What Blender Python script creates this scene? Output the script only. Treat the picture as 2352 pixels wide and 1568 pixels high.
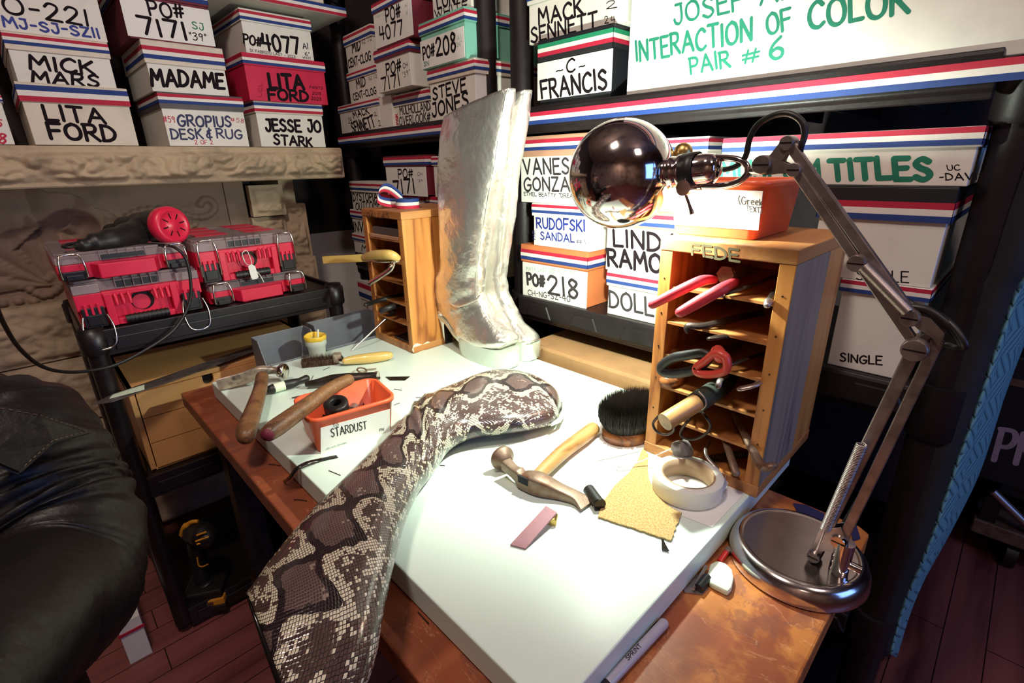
import bpy, math, random
from mathutils import Vector, Matrix, noise
for o in list(bpy.data.objects): bpy.data.objects.remove(o)
S = bpy.context.scene
COL = S.collection
random.seed(7)
# ------------------------------------------------------------------ camera
# World: Z up, X runs along the fireplace wall, Y along the shelving; bench top near z = 0.76
W, H = 2352, 1568
V1, V2 = (0, 400), (2420, 352)
CX, CY = W/2, H/2
FPX = math.sqrt(-((V1[0]-CX)*(V2[0]-CX)+(V1[1]-CY)*(V2[1]-CY)))
def _d(v): return Vector((v[0]-CX, -(v[1]-CY), -FPX)).normalized()
_X, _Y = _d(V2), _d(V1); _Z = _X.cross(_Y)
ROT = Matrix((_X, _Y, _Z))
EYE = Vector((0, 0, 1.27))
cam = bpy.data.cameras.new('camera'); camo = bpy.data.objects.new('camera', cam); COL.objects.link(camo)
cam.sensor_width = 36; cam.lens = 36*FPX/W; cam.clip_start = .02
camo.matrix_world = Matrix.Translation(EYE) @ ROT.to_4x4()
S.camera = camo
# ------------------------------------------------------------------ world, lights, exposure
wd = bpy.data.worlds.new('world'); S.world = wd; wd.use_nodes = True
wd.node_tree.nodes['Background'].inputs[0].default_value = (1, .45, .47, 1)
wd.node_tree.nodes['Background'].inputs[1].default_value = .045
def area(name, loc, target, size, energy, color, sy=None):
    l = bpy.data.lights.new(name, 'AREA'); l.energy = energy; l.color = color; l.size = size
    if sy: l.shape = 'RECTANGLE'; l.size_y = sy
    o = bpy.data.objects.new(name, l); COL.objects.link(o); o.location = loc
    o.rotation_euler = (Vector(target)-Vector(loc)).to_track_quat('-Z', 'Y').to_euler()
    return o
area('overhead_light', (-.15, .35, 2.55), (.5, 1.3, 1.0), .22, 16, (1, .82, .72))
area('overhead_light', (.25, -.9, 2.55), (.9, .5, 1.1), .3, 6, (1, .82, .76))
area('overhead_light', (-1.6, -1.3, 2.55), (-2.3, -1.6, 1.0), .3, 16, (1, .78, .66))  # unseen lamp added to brighten the wall mirrored in the ball head
area('window_daylight', (.9, -1.9, 1.5), (.9, .2, .9), 1.0, 13, (.17, .36, 1))
S.view_settings.view_transform = 'Standard'; S.view_settings.look = 'None'
S.view_settings.exposure = 0; S.view_settings.gamma = 1; S.view_settings.use_curve_mapping = False
# ------------------------------------------------------------------ pixel -> point on a real plane (used to measure positions off the photograph)
def ray(px, py): return (ROT @ Vector((px-CX, -(py-CY), -FPX))).normalized()
def onz(px, py, z): r = ray(px, py); return EYE + r*((z-EYE.z)/r.z)
def onx(px, py, x): r = ray(px, py); return EYE + r*((x-EYE.x)/r.x)
def ony(px, py, y): r = ray(px, py); return EYE + r*((y-EYE.y)/r.y)
# ------------------------------------------------------------------ materials
MATS = {}
def nt(name):
    m = bpy.data.materials.new(name); m.use_nodes = True
    t = m.node_tree; b = t.nodes['Principled BSDF']; MATS[name] = m
    return m, t, b
def N(t, kind, **kw):
    n = t.nodes.new(kind)
    for k, v in kw.items():
        if hasattr(n, k): setattr(n, k, v)
        else: n.inputs[k.replace('_', ' ')].default_value = v
    return n
def ramp(t, fac, stops):
    r = t.nodes.new('ShaderNodeValToRGB'); e = r.color_ramp.elements
    while len(e) < len(stops): e.new(.5)
    for el, (p, c) in zip(e, stops): el.position = p; el.color = (*c, 1)
    t.links.new(fac, r.inputs[0]); return r.outputs[0]
def coords(t, kind='Object', scale=(1, 1, 1), rot=(0, 0, 0)):
    c = t.nodes.new('ShaderNodeTexCoord'); m = t.nodes.new('ShaderNodeMapping')
    m.inputs['Scale'].default_value = scale; m.inputs['Rotation'].default_value = rot
    t.links.new(c.outputs[kind], m.inputs[0]); return m.outputs[0]
def bump(t, b, h, strength=.3, dist=.002):
    n = t.nodes.new('ShaderNodeBump'); n.inputs['Strength'].default_value = strength; n.inputs['Distance'].default_value = dist
    t.links.new(h, n.inputs['Height']); t.links.new(n.outputs[0], b.inputs['Normal'])
def mat(name, col, rough=.5, metal=0, var=.12, scale=12, bmp=.15, dist=.001, spec=None, coat=0, trans=0, col2=None, alpha=None):
    m, t, b = nt(name)
    v = coords(t)
    n = N(t, 'ShaderNodeTexNoise', Scale=scale, Detail=6.0, Roughness=.6); t.links.new(v, n.inputs['Vector'])
    c2 = col2 or tuple(max(0, c*(1-var*2.2)) for c in col)
    c3 = tuple(min(1, c*(1+var*.6)) for c in col)
    t.links.new(ramp(t, n.outputs['Fac'], [(.28, c2), (.5, col), (.75, c3)]), b.inputs['Base Color'])
    b.inputs['Roughness'].default_value = rough; b.inputs['Metallic'].default_value = metal
    if spec is not None: b.inputs['Specular IOR Level'].default_value = spec
    b.inputs['Coat Weight'].default_value = coat; b.inputs['Transmission Weight'].default_value = trans
    if alpha is not None: b.inputs['Alpha'].default_value = alpha
    if bmp:
        n2 = N(t, 'ShaderNodeTexNoise', Scale=scale*12, Detail=4.0); t.links.new(v, n2.inputs['Vector'])
        bump(t, b, n2.outputs['Fac'], bmp, dist)
    return m
def wood(name, c1, c2, axis='Z', scale=9, rough=.5, stretch=.08, rings=3.0, dark=None, stain=0, dpos=.95):
    m, t, b = nt(name)
    sc = {'X': (stretch, 1, 1), 'Y': (1, stretch, 1), 'Z': (1, 1, stretch)}[axis]
    v = coords(t, 'Object', sc)
    n = N(t, 'ShaderNodeTexNoise', Scale=scale, Detail=5.0, Distortion=.6); t.links.new(v, n.inputs['Vector'])
    mu = N(t, 'ShaderNodeMath', operation='MULTIPLY'); mu.inputs[1].default_value = rings*6; t.links.new(n.outputs['Fac'], mu.inputs[0])
    fr = N(t, 'ShaderNodeMath', operation='PINGPONG'); fr.inputs[1].default_value = 1; t.links.new(mu.outputs[0], fr.inputs[0])
    f = N(t, 'ShaderNodeTexNoise', Scale=scale*9, Detail=6.0); t.links.new(v, f.inputs['Vector'])
    mx = N(t, 'ShaderNodeMath', operation='MULTIPLY_ADD'); mx.inputs[1].default_value = .35
    t.links.new(f.outputs['Fac'], mx.inputs[0]); 
    m2 = N(t, 'ShaderNodeMath', operation='MULTIPLY'); m2.inputs[1].default_value = .65; t.links.new(fr.outputs[0], m2.inputs[0]); t.links.new(m2.outputs[0], mx.inputs[2])
    col = ramp(t, mx.outputs[0], [(.2, c1), (.62, c2), (dpos, dark or tuple(c*.6 for c in c2))])
    if stain:
        s = N(t, 'ShaderNodeTexNoise', Scale=7.0, Detail=7.0, Roughness=.65, Distortion=.5); t.links.new(coords(t), s.inputs['Vector'])
        mask = ramp(t, s.outputs['Fac'], [(.54, (0, 0, 0)), (.6, (stain,)*3)])
        x = t.nodes.new('ShaderNodeMix'); x.data_type = 'RGBA'; t.links.new(mask, x.inputs['Factor'])
        t.links.new(col, x.inputs[6]); x.inputs[7].default_value = (.16, .045, .03, 1)
        col = x.outputs[2]
        sv = coords(t, 'Object', (1, 1, 1), (0, 0, .5))
        w = N(t, 'ShaderNodeTexNoise', Scale=34.0, Detail=8.0, Distortion=2.5); t.links.new(sv, w.inputs['Vector'])
        mk = ramp(t, w.outputs['Fac'], [(.495, (0, 0, 0)), (.5, (.7,)*3), (.505, (0, 0, 0))])
        y = t.nodes.new('ShaderNodeMix'); y.data_type = 'RGBA'; t.links.new(mk, y.inputs['Factor'])
        t.links.new(col, y.inputs[6]); y.inputs[7].default_value = (.75, .42, .2, 1); col = y.outputs[2]
    t.links.new(col, b.inputs['Base Color']); b.inputs['Roughness'].default_value = rough
    bump(t, b, mx.outputs[0], .25, .0008)
    return m
mat('paper', (.80, .78, .70), .75, var=.05, bmp=.05)
mat('label_paper', (.86, .85, .80), .7, var=.03, bmp=.03)
mat('cream_card', (.74, .66, .54), .7, var=.08, bmp=.08)
mat('kraft', (.42, .23, .10), .75, var=.1)
mat('orange_card', (.66, .20, .07), .6, var=.05)
mat('tan_card', (.50, .27, .17), .65, var=.06)
mat('wine_card', (.16, .012, .03), .6, var=.1)
mat('red_card', (.62, .012, .06), .55, var=.06)
mat('mint_card', (.22, .55, .42), .6, var=.06)
mat('black_card', (.012, .013, .017), .5, var=.1)
mat('gray_card', (.10, .085, .085), .55, var=.1)
for n_, c_ in dict(rib_red=(.50, .012, .045), rib_white=(.86, .82, .76), rib_blue=(.012, .045, .22), rib_green=(.01, .26, .12), rib_black=(.012, .012, .015)).items():
    m, t, b = nt(n_); b.inputs['Base Color'].default_value = (*c_, 1); b.inputs['Roughness'].default_value = .65
    v = coords(t, 'Object', (1, 1, 1), (0, .6, .6)); w = N(t, 'ShaderNodeTexWave', Scale=420.0); t.links.new(v, w.inputs['Vector']); bump(t, b, w.outputs['Fac'], .35, .0006)
mat('ink_black', (.012, .007, .010), .85, var=0, bmp=0, spec=.15)
mat('ink_gray', (.035, .028, .032), .8, var=.3, scale=60, bmp=0)
mat('ink_blue', (.012, .03, .26), .6, var=.25, scale=60, bmp=0)
mat('ink_navy', (.02, .02, .09), .6, var=.2, bmp=0)
mat('ink_green', (.008, .19, .115), .7, var=.08, scale=40, bmp=0)
mat('ink_pale', (.35, .5, .42), .6, var=.2, bmp=0)
mat('ink_red', (.5, .01, .04), .6, var=.2, bmp=0)
mat('ink_faint', (.12, .10, .06), 1, var=.1, bmp=0, spec=0)
mat('black_plastic', (.011, .007, .008), .38, var=.25, scale=25, bmp=.25, dist=.0006)
mat('shelf_plastic', (.012, .008, .009), .46, var=.25, scale=18, bmp=.5, dist=.0006, spec=.32)
mat('rubber', (.012, .010, .010), .45, var=.2)
mat('red_plastic', (.70, .016, .06), .35, var=.06, bmp=.05)
mat('bin_red', (.82, .12, .04), .32, var=.04, bmp=.03)
mat('gray_plastic', (.16, .17, .19), .45, var=.2)
mat('clear_plastic', (.50, .40, .42), .18, var=.1, bmp=.05, alpha=.5)
mat('frost_plastic', (.80, .85, .75), .35, var=.05, trans=.4)
mat('glue', (.80, .52, .05), .3, var=.1)
mat('chrome', (.78, .72, .70), .09, 1, var=.03, bmp=0)
mat('base_chrome', (.70, .64, .62), .17, 1, var=.06, scale=40, bmp=.1, dist=.0002)
mat('dull_steel', (.42, .35, .33), .36, .85, var=.25, scale=30, bmp=.2, dist=.0004)
mat('rust_steel', (.21, .14, .10), .46, .5, var=.45, scale=38, bmp=.4, dist=.0006, col2=(.16, .05, .02))
mat('dark_steel', (.05, .035, .03), .38, .7, var=.4, scale=30, bmp=.3)
mat('worn_steel', (.52, .42, .33), .38, .6, var=.35, scale=60, bmp=.1)
mat('polished_steel', (.72, .68, .60), .16, 1, var=.2, scale=20, bmp=.05)
mat('brass', (.60, .40, .13), .35, 1, var=.1)
mat('silver_leather', (.88, .86, .80), .31, .89, var=.08, scale=1.5, bmp=.8, dist=.011)
mat('silver_sole', (.74, .80, .73), .32, .55, var=.06, scale=10, bmp=.05)
mat('heel_black', (.010, .008, .008), .2, var=.1)
mat('board_white', (.71, .84, .75), .35, var=.02, scale=5, bmp=.03)
mat('chalk', (.70, .80, .62), .6, var=.03)
mat('stone', (.50, .38, .25), .8, var=.22, scale=7, bmp=.5, dist=.004)
mat('carved_stone', (.29, .20, .14), .8, var=.15, scale=9, bmp=.3, dist=.002)
mat('wall_paint', (.75, .72, .70), .8, var=.06)
mat('wall_dark', (.035, .022, .024), .85, var=.2)
mat('wall_brown', (.40, .29, .24), .85, var=.3, scale=2)
mat('leather_jacket', (.006, .0045, .0045), .47, var=.3, scale=6, bmp=.5, dist=.003, spec=.35)
mat('skin', (.42, .22, .15), .5, var=.08)
mat('hair', (.03, .018, .012), .6, var=.3)
mat('dark_cloth', (.010, .010, .014), .85, var=.3)
mat('bristle', (.020, .012, .009), .55, var=.3)
mat('wire_bristle', (.10, .05, .03), .5, .3, var=.5, scale=200)
mat('tape_white', (.80, .80, .72), .55, var=.03)
mat('card_core', (.42, .28, .17), .8, var=.1)
mat('mauve', (.36, .17, .20), .6, var=.15, scale=20)
mat('handle_yellow', (.62, .42, .12), .3, var=.12, coat=.4)
mat('red_rubber', (.52, .035, .05), .4, var=.08)
mat('red_handle', (.62, .07, .05), .3, var=.06)
mat('green_rubber', (.035, .045, .035), .5, var=.2)
mat('fluff', (.20, .17, .16), .95, var=.3, scale=40)
mat('pencil_red', (.6, .02, .02), .35)
mat('pen_plastic', (.42, .40, .46), .25, var=.05)
mat('drill_yellow', (.70, .28, .02), .4, var=.05)
mat('case_print', (.50, .34, .36), .7)
mat('thread_white', (.8, .78, .7), .6)
mat('glitter', (.010, .008, .008), .5, var=.3)
def bench_wood():
    m, t, b = nt('worn_bench'); v = coords(t, 'Object', (1, .10, 1)); v0 = coords(t)
    n = N(t, 'ShaderNodeTexNoise', Scale=26.0, Detail=6.0, Distortion=.5); t.links.new(coords(t, 'Object', (.10, 1, 1)), n.inputs['Vector'])
    base = ramp(t, n.outputs['Fac'], [(.3, (.40, .13, .032)), (.5, (.52, .185, .045)), (.7, (.57, .22, .06))])
    red = ramp(t, n.outputs['Fac'], [(.3, (.19, .045, .020)), (.55, (.27, .065, .028)), (.75, (.36, .10, .035))])
    sep = t.nodes.new('ShaderNodeSeparateXYZ'); t.links.new(v0, sep.inputs[0])
    w = N(t, 'ShaderNodeTexNoise', Scale=9.0, Detail=8.0, Roughness=.62, Distortion=.4); t.links.new(v0, w.inputs['Vector'])
    a_ = N(t, 'ShaderNodeMath', operation='MULTIPLY_ADD'); t.links.new(sep.outputs[1], a_.inputs[0]); a_.inputs[1].default_value = .55; t.links.new(w.outputs['Fac'], a_.inputs[2])   # more varnish left towards the far end
    mk = ramp(t, a_.outputs[0], [(.14, (0, 0, 0)), (.25, (.85,)*3), (.42, (.95,)*3)])
    x = t.nodes.new('ShaderNodeMix'); x.data_type = 'RGBA'; t.links.new(mk, x.inputs['Factor']); t.links.new(base, x.inputs[6]); t.links.new(red, x.inputs[7])
    w2 = N(t, 'ShaderNodeTexNoise', Scale=15.0, Detail=9.0, Roughness=.7, Distortion=.3); t.links.new(v0, w2.inputs['Vector'])
    mk2 = ramp(t, w2.outputs['Fac'], [(.56, (0, 0, 0)), (.60, (.55,)*3)])
    y = t.nodes.new('ShaderNodeMix'); y.data_type = 'RGBA'; t.links.new(mk2, y.inputs['Factor']); t.links.new(x.outputs[2], y.inputs[6]); y.inputs[7].default_value = (.17, .055, .04, 1)
    w3 = N(t, 'ShaderNodeTexNoise', Scale=16.0, Detail=5.0, Distortion=1.2); t.links.new(coords(t, 'Object', (1, .35, 1), (0, 0, .7)), w3.inputs['Vector'])
    mk3 = ramp(t, w3.outputs['Fac'], [(.497, (0, 0, 0)), (.5, (.45,)*3), (.503, (0, 0, 0))])
    z = t.nodes.new('ShaderNodeMix'); z.data_type = 'RGBA'; t.links.new(mk3, z.inputs['Factor']); t.links.new(y.outputs[2], z.inputs[6]); z.inputs[7].default_value = (.62, .34, .16, 1)
    t.links.new(z.outputs[2], b.inputs['Base Color']); b.inputs['Roughness'].default_value = .40; bump(t, b, w3.outputs['Fac'], .15, .001)
bench_wood()
wood('pine', (.62, .28, .07), (.52, .20, .045), 'Z', 7, .45, .16, 2.4, (.30, .095, .022), dpos=.80)
wood('pine_x', (.50, .24, .08), (.38, .15, .045), 'X', 10, .5, .12, 1.5, (.25, .09, .03))
wood('pine_y', (.52, .23, .07), (.40, .15, .04), 'Y', 10, .5, .12, 1.5, (.25, .09, .03))
wood('birch', (.72, .37, .14), (.64, .31, .11), 'X', 4, .45, .2, .6, (.40, .18, .07))
wood('handle_wood', (.20, .09, .035), (.13, .055, .022), 'X', 30, .42, .3, .8, (.05, .02, .01), stain=.9)
wood('pale_handle', (.50, .27, .10), (.40, .20, .065), 'X', 30, .42, .2, .8, (.2, .08, .02))
wood('gray_wood', (.33, .265, .20), (.27, .215, .165), 'Z', 20, .6, .05, 1.5, (.10, .09, .10))
wood('floor_wood', (.26, .078, .068), (.17, .05, .046), 'X', 5, .35, .08, 1.2, (.05, .012, .01))
wood('brush_wood', (.5, .22, .07), (.3, .1, .03), 'Y', 20, .35, .2, 1, (.03, .01, .01))
# floor boards seams
def plank_floor():
    m = MATS['floor_wood']; t = m.node_tree; b = t.nodes['Principled BSDF']
    src = b.inputs['Base Color'].links[0].from_socket
    br = N(t, 'ShaderNodeTexBrick', Scale=1.0); br.inputs['Brick Width'].default_value = 1.6; br.inputs['Row Height'].default_value = .09; br.inputs['Mortar Size'].default_value = .0015
    t.links.new(coords(t), br.inputs['Vector'])
    x = t.nodes.new('ShaderNodeMix'); x.data_type = 'RGBA'; t.links.new(br.outputs['Fac'], x.inputs['Factor']); t.links.new(src, x.inputs[6]); x.inputs[7].default_value = (.02, .006, .006, 1)
    t.links.new(x.outputs[2], b.inputs['Base Color'])
plank_floor()
def cork():
    m, t, b = nt('cork'); v = coords(t)
    n = N(t, 'ShaderNodeTexNoise', Scale=420.0, Detail=3.0); t.links.new(v, n.inputs['Vector'])
    t.links.new(ramp(t, n.outputs['Fac'], [(.3, (.30, .17, .06)), (.5, (.43, .27, .10)), (.72, (.54, .40, .19))]), b.inputs['Base Color']); b.inputs['Roughness'].default_value = .85
    bump(t, b, n.outputs['Fac'], .8, .001)
cork()
def python_skin():
    m, t, b = nt('python_skin'); uv = t.nodes.new('ShaderNodeUVMap'); uv.uv_map = 'UVMap'
    def mp(s, r=0):
        q = t.nodes.new('ShaderNodeMapping'); q.inputs['Scale'].default_value = s; q.inputs['Rotation'].default_value = (0, 0, r); t.links.new(uv.outputs[0], q.inputs[0]); return q.outputs[0]
    def mth(op, a, c=None, d=None):
        q = N(t, 'ShaderNodeMath', operation=op)
        for i, x in enumerate((a, c, d)):
            if x is None: continue
            if isinstance(x, (int, float)): q.inputs[i].default_value = x
            else: t.links.new(x, q.inputs[i])
        return q.outputs[0]
    vo = N(t, 'ShaderNodeTexVoronoi', feature='DISTANCE_TO_EDGE', Scale=1.0); vo.inputs['Randomness'].default_value = .22; t.links.new(mp((300, 262, 1), .785), vo.inputs['Vector'])
    vc = N(t, 'ShaderNodeTexVoronoi', feature='F1', Scale=1.0); vc.inputs['Randomness'].default_value = .22; t.links.new(mp((300, 262, 1), .785), vc.inputs['Vector'])
    cell = t.nodes.new('ShaderNodeSeparateColor'); t.links.new(vc.outputs['Color'], cell.inputs[0])
    # large saddle pattern: |across| vs. wave along the shaft
    sep = t.nodes.new('ShaderNodeSeparateXYZ'); 
    nz = N(t, 'ShaderNodeTexNoise', Scale=26.0, Detail=3.0); t.links.new(uv.outputs[0], nz.inputs['Vector'])
    dz = t.nodes.new('ShaderNodeVectorMath'); dz.operation = 'MULTIPLY_ADD'; t.links.new(nz.outputs['Color'], dz.inputs[0]); dz.inputs[1].default_value = (.030, .030, 0); t.links.new(uv.outputs[0], dz.inputs[2])
    t.links.new(dz.outputs[0], sep.inputs[0])
    u, v = sep.outputs[0], sep.outputs[1]
    per = .085
    ph = mth('MULTIPLY', v, 2*math.pi/per)
    wob = mth('MULTIPLY', mth('SINE', ph), .021)
    au = mth('ABSOLUTE', mth('SUBTRACT', mth('PINGPONG', mth('ADD', u, 5.092), .085), .0))   # distance across from repeated spine lines
    width = mth('ADD', wob, .021)
    dist = mth('SUBTRACT', au, width)                    # <0 inside the saddles
    edge = mth('LESS_THAN', mth('ABSOLUTE', dist), .0075)
    inside = mth('LESS_THAN', dist, -.0075)
    spk = N(t, 'ShaderNodeTexNoise', Scale=.135, Detail=4.0, Roughness=.7); t.links.new(vc.outputs['Position'], spk.inputs['Vector'])
    side = mth('GREATER_THAN', mth('SUBTRACT', mth('ADD', spk.outputs['Fac'], mth('MULTIPLY', cell.outputs[0], .16)), mth('MULTIPLY', mth('LESS_THAN', dist, .024), .13)), .535)
    def mix(f, a, c):
        x = t.nodes.new('ShaderNodeMix'); x.data_type = 'RGBA'
        for s_, q in ((x.inputs['Factor'], f), (x.inputs[6], a), (x.inputs[7], c)):
            if isinstance(q, tuple): s_.default_value = (*q, 1)
            else: t.links.new(q, s_)
        return x.outputs[2]
    cream, brown, black = (.70, .62, .46), (.085, .045, .040), (.018, .010, .012)
    col = mix(side, cream, brown)
    col = mix(inside, col, mix(mth('GREATER_THAN', spk.outputs['Fac'], .62), (.075, .043, .040), (.30, .21, .17)))
    col = mix(edge, col, black)
    line = mth('LESS_THAN', vo.outputs['Distance'], .10)
    scl = mix(inside, (.015, .009, .010), (.17, .11, .10))
    col = mix(line, col, scl)
    t.links.new(col, b.inputs['Base Color']); b.inputs['Roughness'].default_value = .22; b.inputs['Coat Weight'].default_value = .6; b.inputs['Coat Roughness'].default_value = .12
    r = ramp(t, vo.outputs['Distance'], [(0, (0, 0, 0)), (.25, (1, 1, 1))]); bump(t, b, r, .5, .0008)
python_skin()
def quilt():
    m, t, b = nt('blue_quilt'); v = coords(t, 'Object', (1, 1, 1))
    sep = t.nodes.new('ShaderNodeSeparateXYZ'); t.links.new(v, sep.inputs[0])
    def mth(op, a, c=None):
        q = N(t, 'ShaderNodeMath', operation=op)
        for i, x in enumerate((a, c)):
            if x is None: continue
            if isinstance(x, (int, float)): q.inputs[i].default_value = x
            else: t.links.new(x, q.inputs[i])
        return q.outputs[0]
    zz = mth('MULTIPLY', mth('PINGPONG', sep.outputs[2], .045), 1.0)
    s = mth('PINGPONG', mth('ADD', mth('ADD', sep.outputs[0], zz), sep.outputs[1]), .011)
    h = ramp(t, mth('MULTIPLY', s, 90), [(0, (0, 0, 0)), (.35, (.8, .8, .8)), (1, (1, 1, 1))])
    t.links.new(ramp(t, mth('MULTIPLY', s, 90), [(0, (.04, .13, .17)), (.2, (.11, .29, .34)), (1, (.15, .37, .42))]), b.inputs['Base Color'])
    b.inputs['Roughness'].default_value = .7; bump(t, b, h, .8, .003)
quilt()
# ------------------------------------------------------------------ mesh builder
class MB:
    def __init__(s): s.v = []; s.f = []; s.m = []; s.s = []; s.uv = {}
    def add(s, vs, fs, mi=0, sm=False, M=None):
        o = len(s.v)
        s.v += [tuple(M @ Vector(p)) if M is not None else tuple(p) for p in vs]
        for f in fs: s.f.append(tuple(i+o for i in f)); s.m.append(mi); s.s.append(sm)
        return s
    def box(s, x0, x1, y0, y1, z0, z1, mi=0, M=None):
        return s.add([(x0,y0,z0),(x1,y0,z0),(x1,y1,z0),(x0,y1,z0),(x0,y0,z1),(x1,y0,z1),(x1,y1,z1),(x0,y1,z1)],
            [(0,3,2,1),(4,5,6,7),(0,1,5,4),(1,2,6,5),(2,3,7,6),(3,0,4,7)], mi, False, M)
    def loft(s, rings, mi=0, sm=True, cap=True, close=True, M=None):
        n = len(rings[0]); vs = [p for r in rings for p in r]; fs = []
        for i in range(len(rings)-1):
            for j in range(n if close else n-1):
                a, b = i*n+j, i*n+(j+1) % n
                fs.append((a, b, b+n, a+n))
        s.add(vs, fs, mi, sm, M)
        if cap and close:
            s.add(rings[0], [tuple(reversed(range(n)))], mi, False, M); s.add(rings[-1], [tuple(range(n))], mi, False, M)
        return s
    def tube(s, pts, r, n=12, mi=0, cap=True, M=None, flat=1.0, rnd=False):
        P = [Vector(p) for p in pts]; k = len(P)
        R = list(r) if isinstance(r, (list, tuple)) else [r]*k
        if rnd:   # round the ends
            d0 = (P[0]-P[1]).normalized(); d1 = (P[-1]-P[-2]).normalized()
            A = [(P[0]+d0*R[0]*a, R[0]*b) for a, b in ((.95, .3), (.75, .66), (.4, .92))]; B = [(P[-1]+d1*R[-1]*a, R[-1]*b) for a, b in ((.4, .92), (.75, .66), (.95, .3))]
            P = [a[0] for a in A]+P+[b[0] for b in B]; R = [a[1] for a in A]+R+[b[1] for b in B]; k = len(P)
        T = [(P[min(i+1, k-1)]-P[max(i-1, 0)]).normalized() for i in range(k)]
        up = Vector((0, 0, 1)) if abs(T[0].z) < .9 else Vector((1, 0, 0))
        u = (up - T[0]*up.dot(T[0])).normalized(); rings = []
        for i in range(k):
            u = (u - T[i]*u.dot(T[i])).normalized(); w = T[i].cross(u)
            rings.append([P[i]+w*math.cos(2*math.pi*j/n)*R[i]+u*math.sin(2*math.pi*j/n)*R[i]*flat for j in range(n)])
        return s.loft(rings, mi, True, cap, True, M)
    def lathe(s, prof, n=32, mi=0, M=None, sm=True):
        rings = [[(r*math.cos(2*math.pi*j/n), r*math.sin(2*math.pi*j/n), z) for j in range(n)] for r, z in prof]
        return s.loft(rings, mi, sm, False, True, M)
    def prism(s, out, z0, z1, mi=0, M=None, sm=False):
        n = len(out)
        return s.add([(x, y, z0) for x, y in out]+[(x, y, z1) for x, y in out],
            [tuple(reversed(range(n))), tuple(range(n, 2*n))]+[(i, (i+1) % n, (i+1) % n+n, i+n) for i in range(n)], mi, sm, M)
    def ball(s, c, r, n=16, mi=0, sc=(1, 1, 1), M=None):
        rings = [[(c[0]+sc[0]*r*math.sin(a)*math.cos(2*math.pi*j/n), c[1]+sc[1]*r*math.sin(a)*math.sin(2*math.pi*j/n), c[2]+sc[2]*r*math.cos(a)) for j in range(n)] for a in [math.pi*(i+.02)/(n//2+.04) for i in range(n//2+1)]]
        return s.loft(rings[::-1], mi, True, True, True, M)
    def build(s, name, mats, parent=None, loc=None, rotz=0, bevel=0, sub=0, seg=2):
        me = bpy.data.meshes.new(name); me.from_pydata(s.v, [], s.f); 
        if not isinstance(mats, (list, tuple)): mats = [mats]
        for q in mats: me.materials.append(MATS[q])
        me.polygons.foreach_set('material_index', s.m); me.polygons.foreach_set('use_smooth', s.s)
        me.update()
        o = bpy.data.objects.new(name, me); COL.objects.link(o)
        if parent is not None: o.parent = parent
        if loc is not None: o.location = loc
        o.rotation_euler = (0, 0, rotz)
        if bevel:
            b = o.modifiers.new('bevel', 'BEVEL'); b.width = bevel; b.segments = seg; b.limit_method = 'ANGLE'; b.angle_limit = .6
        if sub:
            q = o.modifiers.new('sub', 'SUBSURF'); q.levels = sub; q.render_levels = sub
        return o
def tag(o, label, cat, group=None):
    o['label'] = label; o['category'] = cat
    if group: o['group'] = group
    return o
def thing(name, label, cat, loc=(0, 0, 0), rotz=0, group=None):
    o = bpy.data.objects.new(name, None); COL.objects.link(o); o.location = loc; o.rotation_euler = (0, 0, rotz); o.empty_display_size = .05
    return tag(o, label, cat, group)
def struct(o): o['kind'] = 'structure'; return o
def smooth(pts, k=6, closed=False):
    P = [Vector(p) for p in pts]; out = []; n = len(P)
    for i in range(n-1 if not closed else n):
        p0 = P[(i-1) % n] if closed else P[max(i-1, 0)]; p1 = P[i % n]; p2 = P[(i+1) % n]; p3 = P[(i+2) % n] if closed else P[min(i+2, n-1)]
        for j in range(k):
            t = j/k; out.append(.5*((2*p1)+(p2-p0)*t+(2*p0-5*p1+4*p2-p3)*t*t+(3*p1-p0-3*p2+p3)*t**3))
    if not closed: out.append(P[-1])
    return out
def frameM(o, z, x=None):
    """matrix with local Z along z"""
    z = Vector(z).normalized(); x = Vector(x) if x is not None else (Vector((0, 0, 1)) if abs(z.z) < .9 else Vector((1, 0, 0)))
    x = (x - z*x.dot(z)).normalized(); y = z.cross(x)
    return Matrix.Translation(Vector(o)) @ Matrix((x, y, z)).transposed().to_4x4()
# ------------------------------------------------------------------ hand lettering: stroke glyphs
GL = {}
def g(ch, w, *st): GL[ch] = (w, [(s[0] == '~', [tuple(float(a) for a in p.split(',')) for p in s.lstrip('~').split()]) for s in st])
g('A', .8, '0,0 .4,1 .8,0', '.14,.36 .66,.36'); g('B', .62, '0,0 0,1', '~0,1 .45,.97 .52,.77 .4,.57 0,.53', '~0,.53 .45,.5 .62,.27 .45,.03 0,0')
g('C', .65, '~.65,.85 .42,1 .12,.8 0,.45 .12,.1 .42,0 .66,.14'); g('D', .66, '0,0 .02,1', '~0,1 .4,.92 .66,.58 .58,.22 .3,.02 -.04,0')
g('E', .55, '.55,1 0,1 0,0 .58,0', '0,.52 .46,.54'); g('F', .55, '.58,1 0,1 0,0', '0,.52 .48,.54')
g('G', .7, '~.66,.86 .42,1 .12,.8 0,.45 .12,.1 .42,0 .66,.2 .68,.45', '.38,.44 .72,.44'); g('H', .65, '0,1 0,0', '.65,1 .65,0', '0,.5 .65,.52')
g('I', .1, '.05,1 .05,0'); g('J', .5, '~.45,1 .46,.3 .3,0 .08,.04 0,.25', '.15,1 .5,1'); g('K', .62, '0,1 0,0', '.58,1 .02,.45', '.18,.55 .64,0')
g('L', .5, '0,1 0,0 .52,.02'); g('M', .85, '0,0 .1,1 .42,.4 .74,1 .86,0'); g('N', .68, '0,0 .02,1 .64,0 .68,1')
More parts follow.
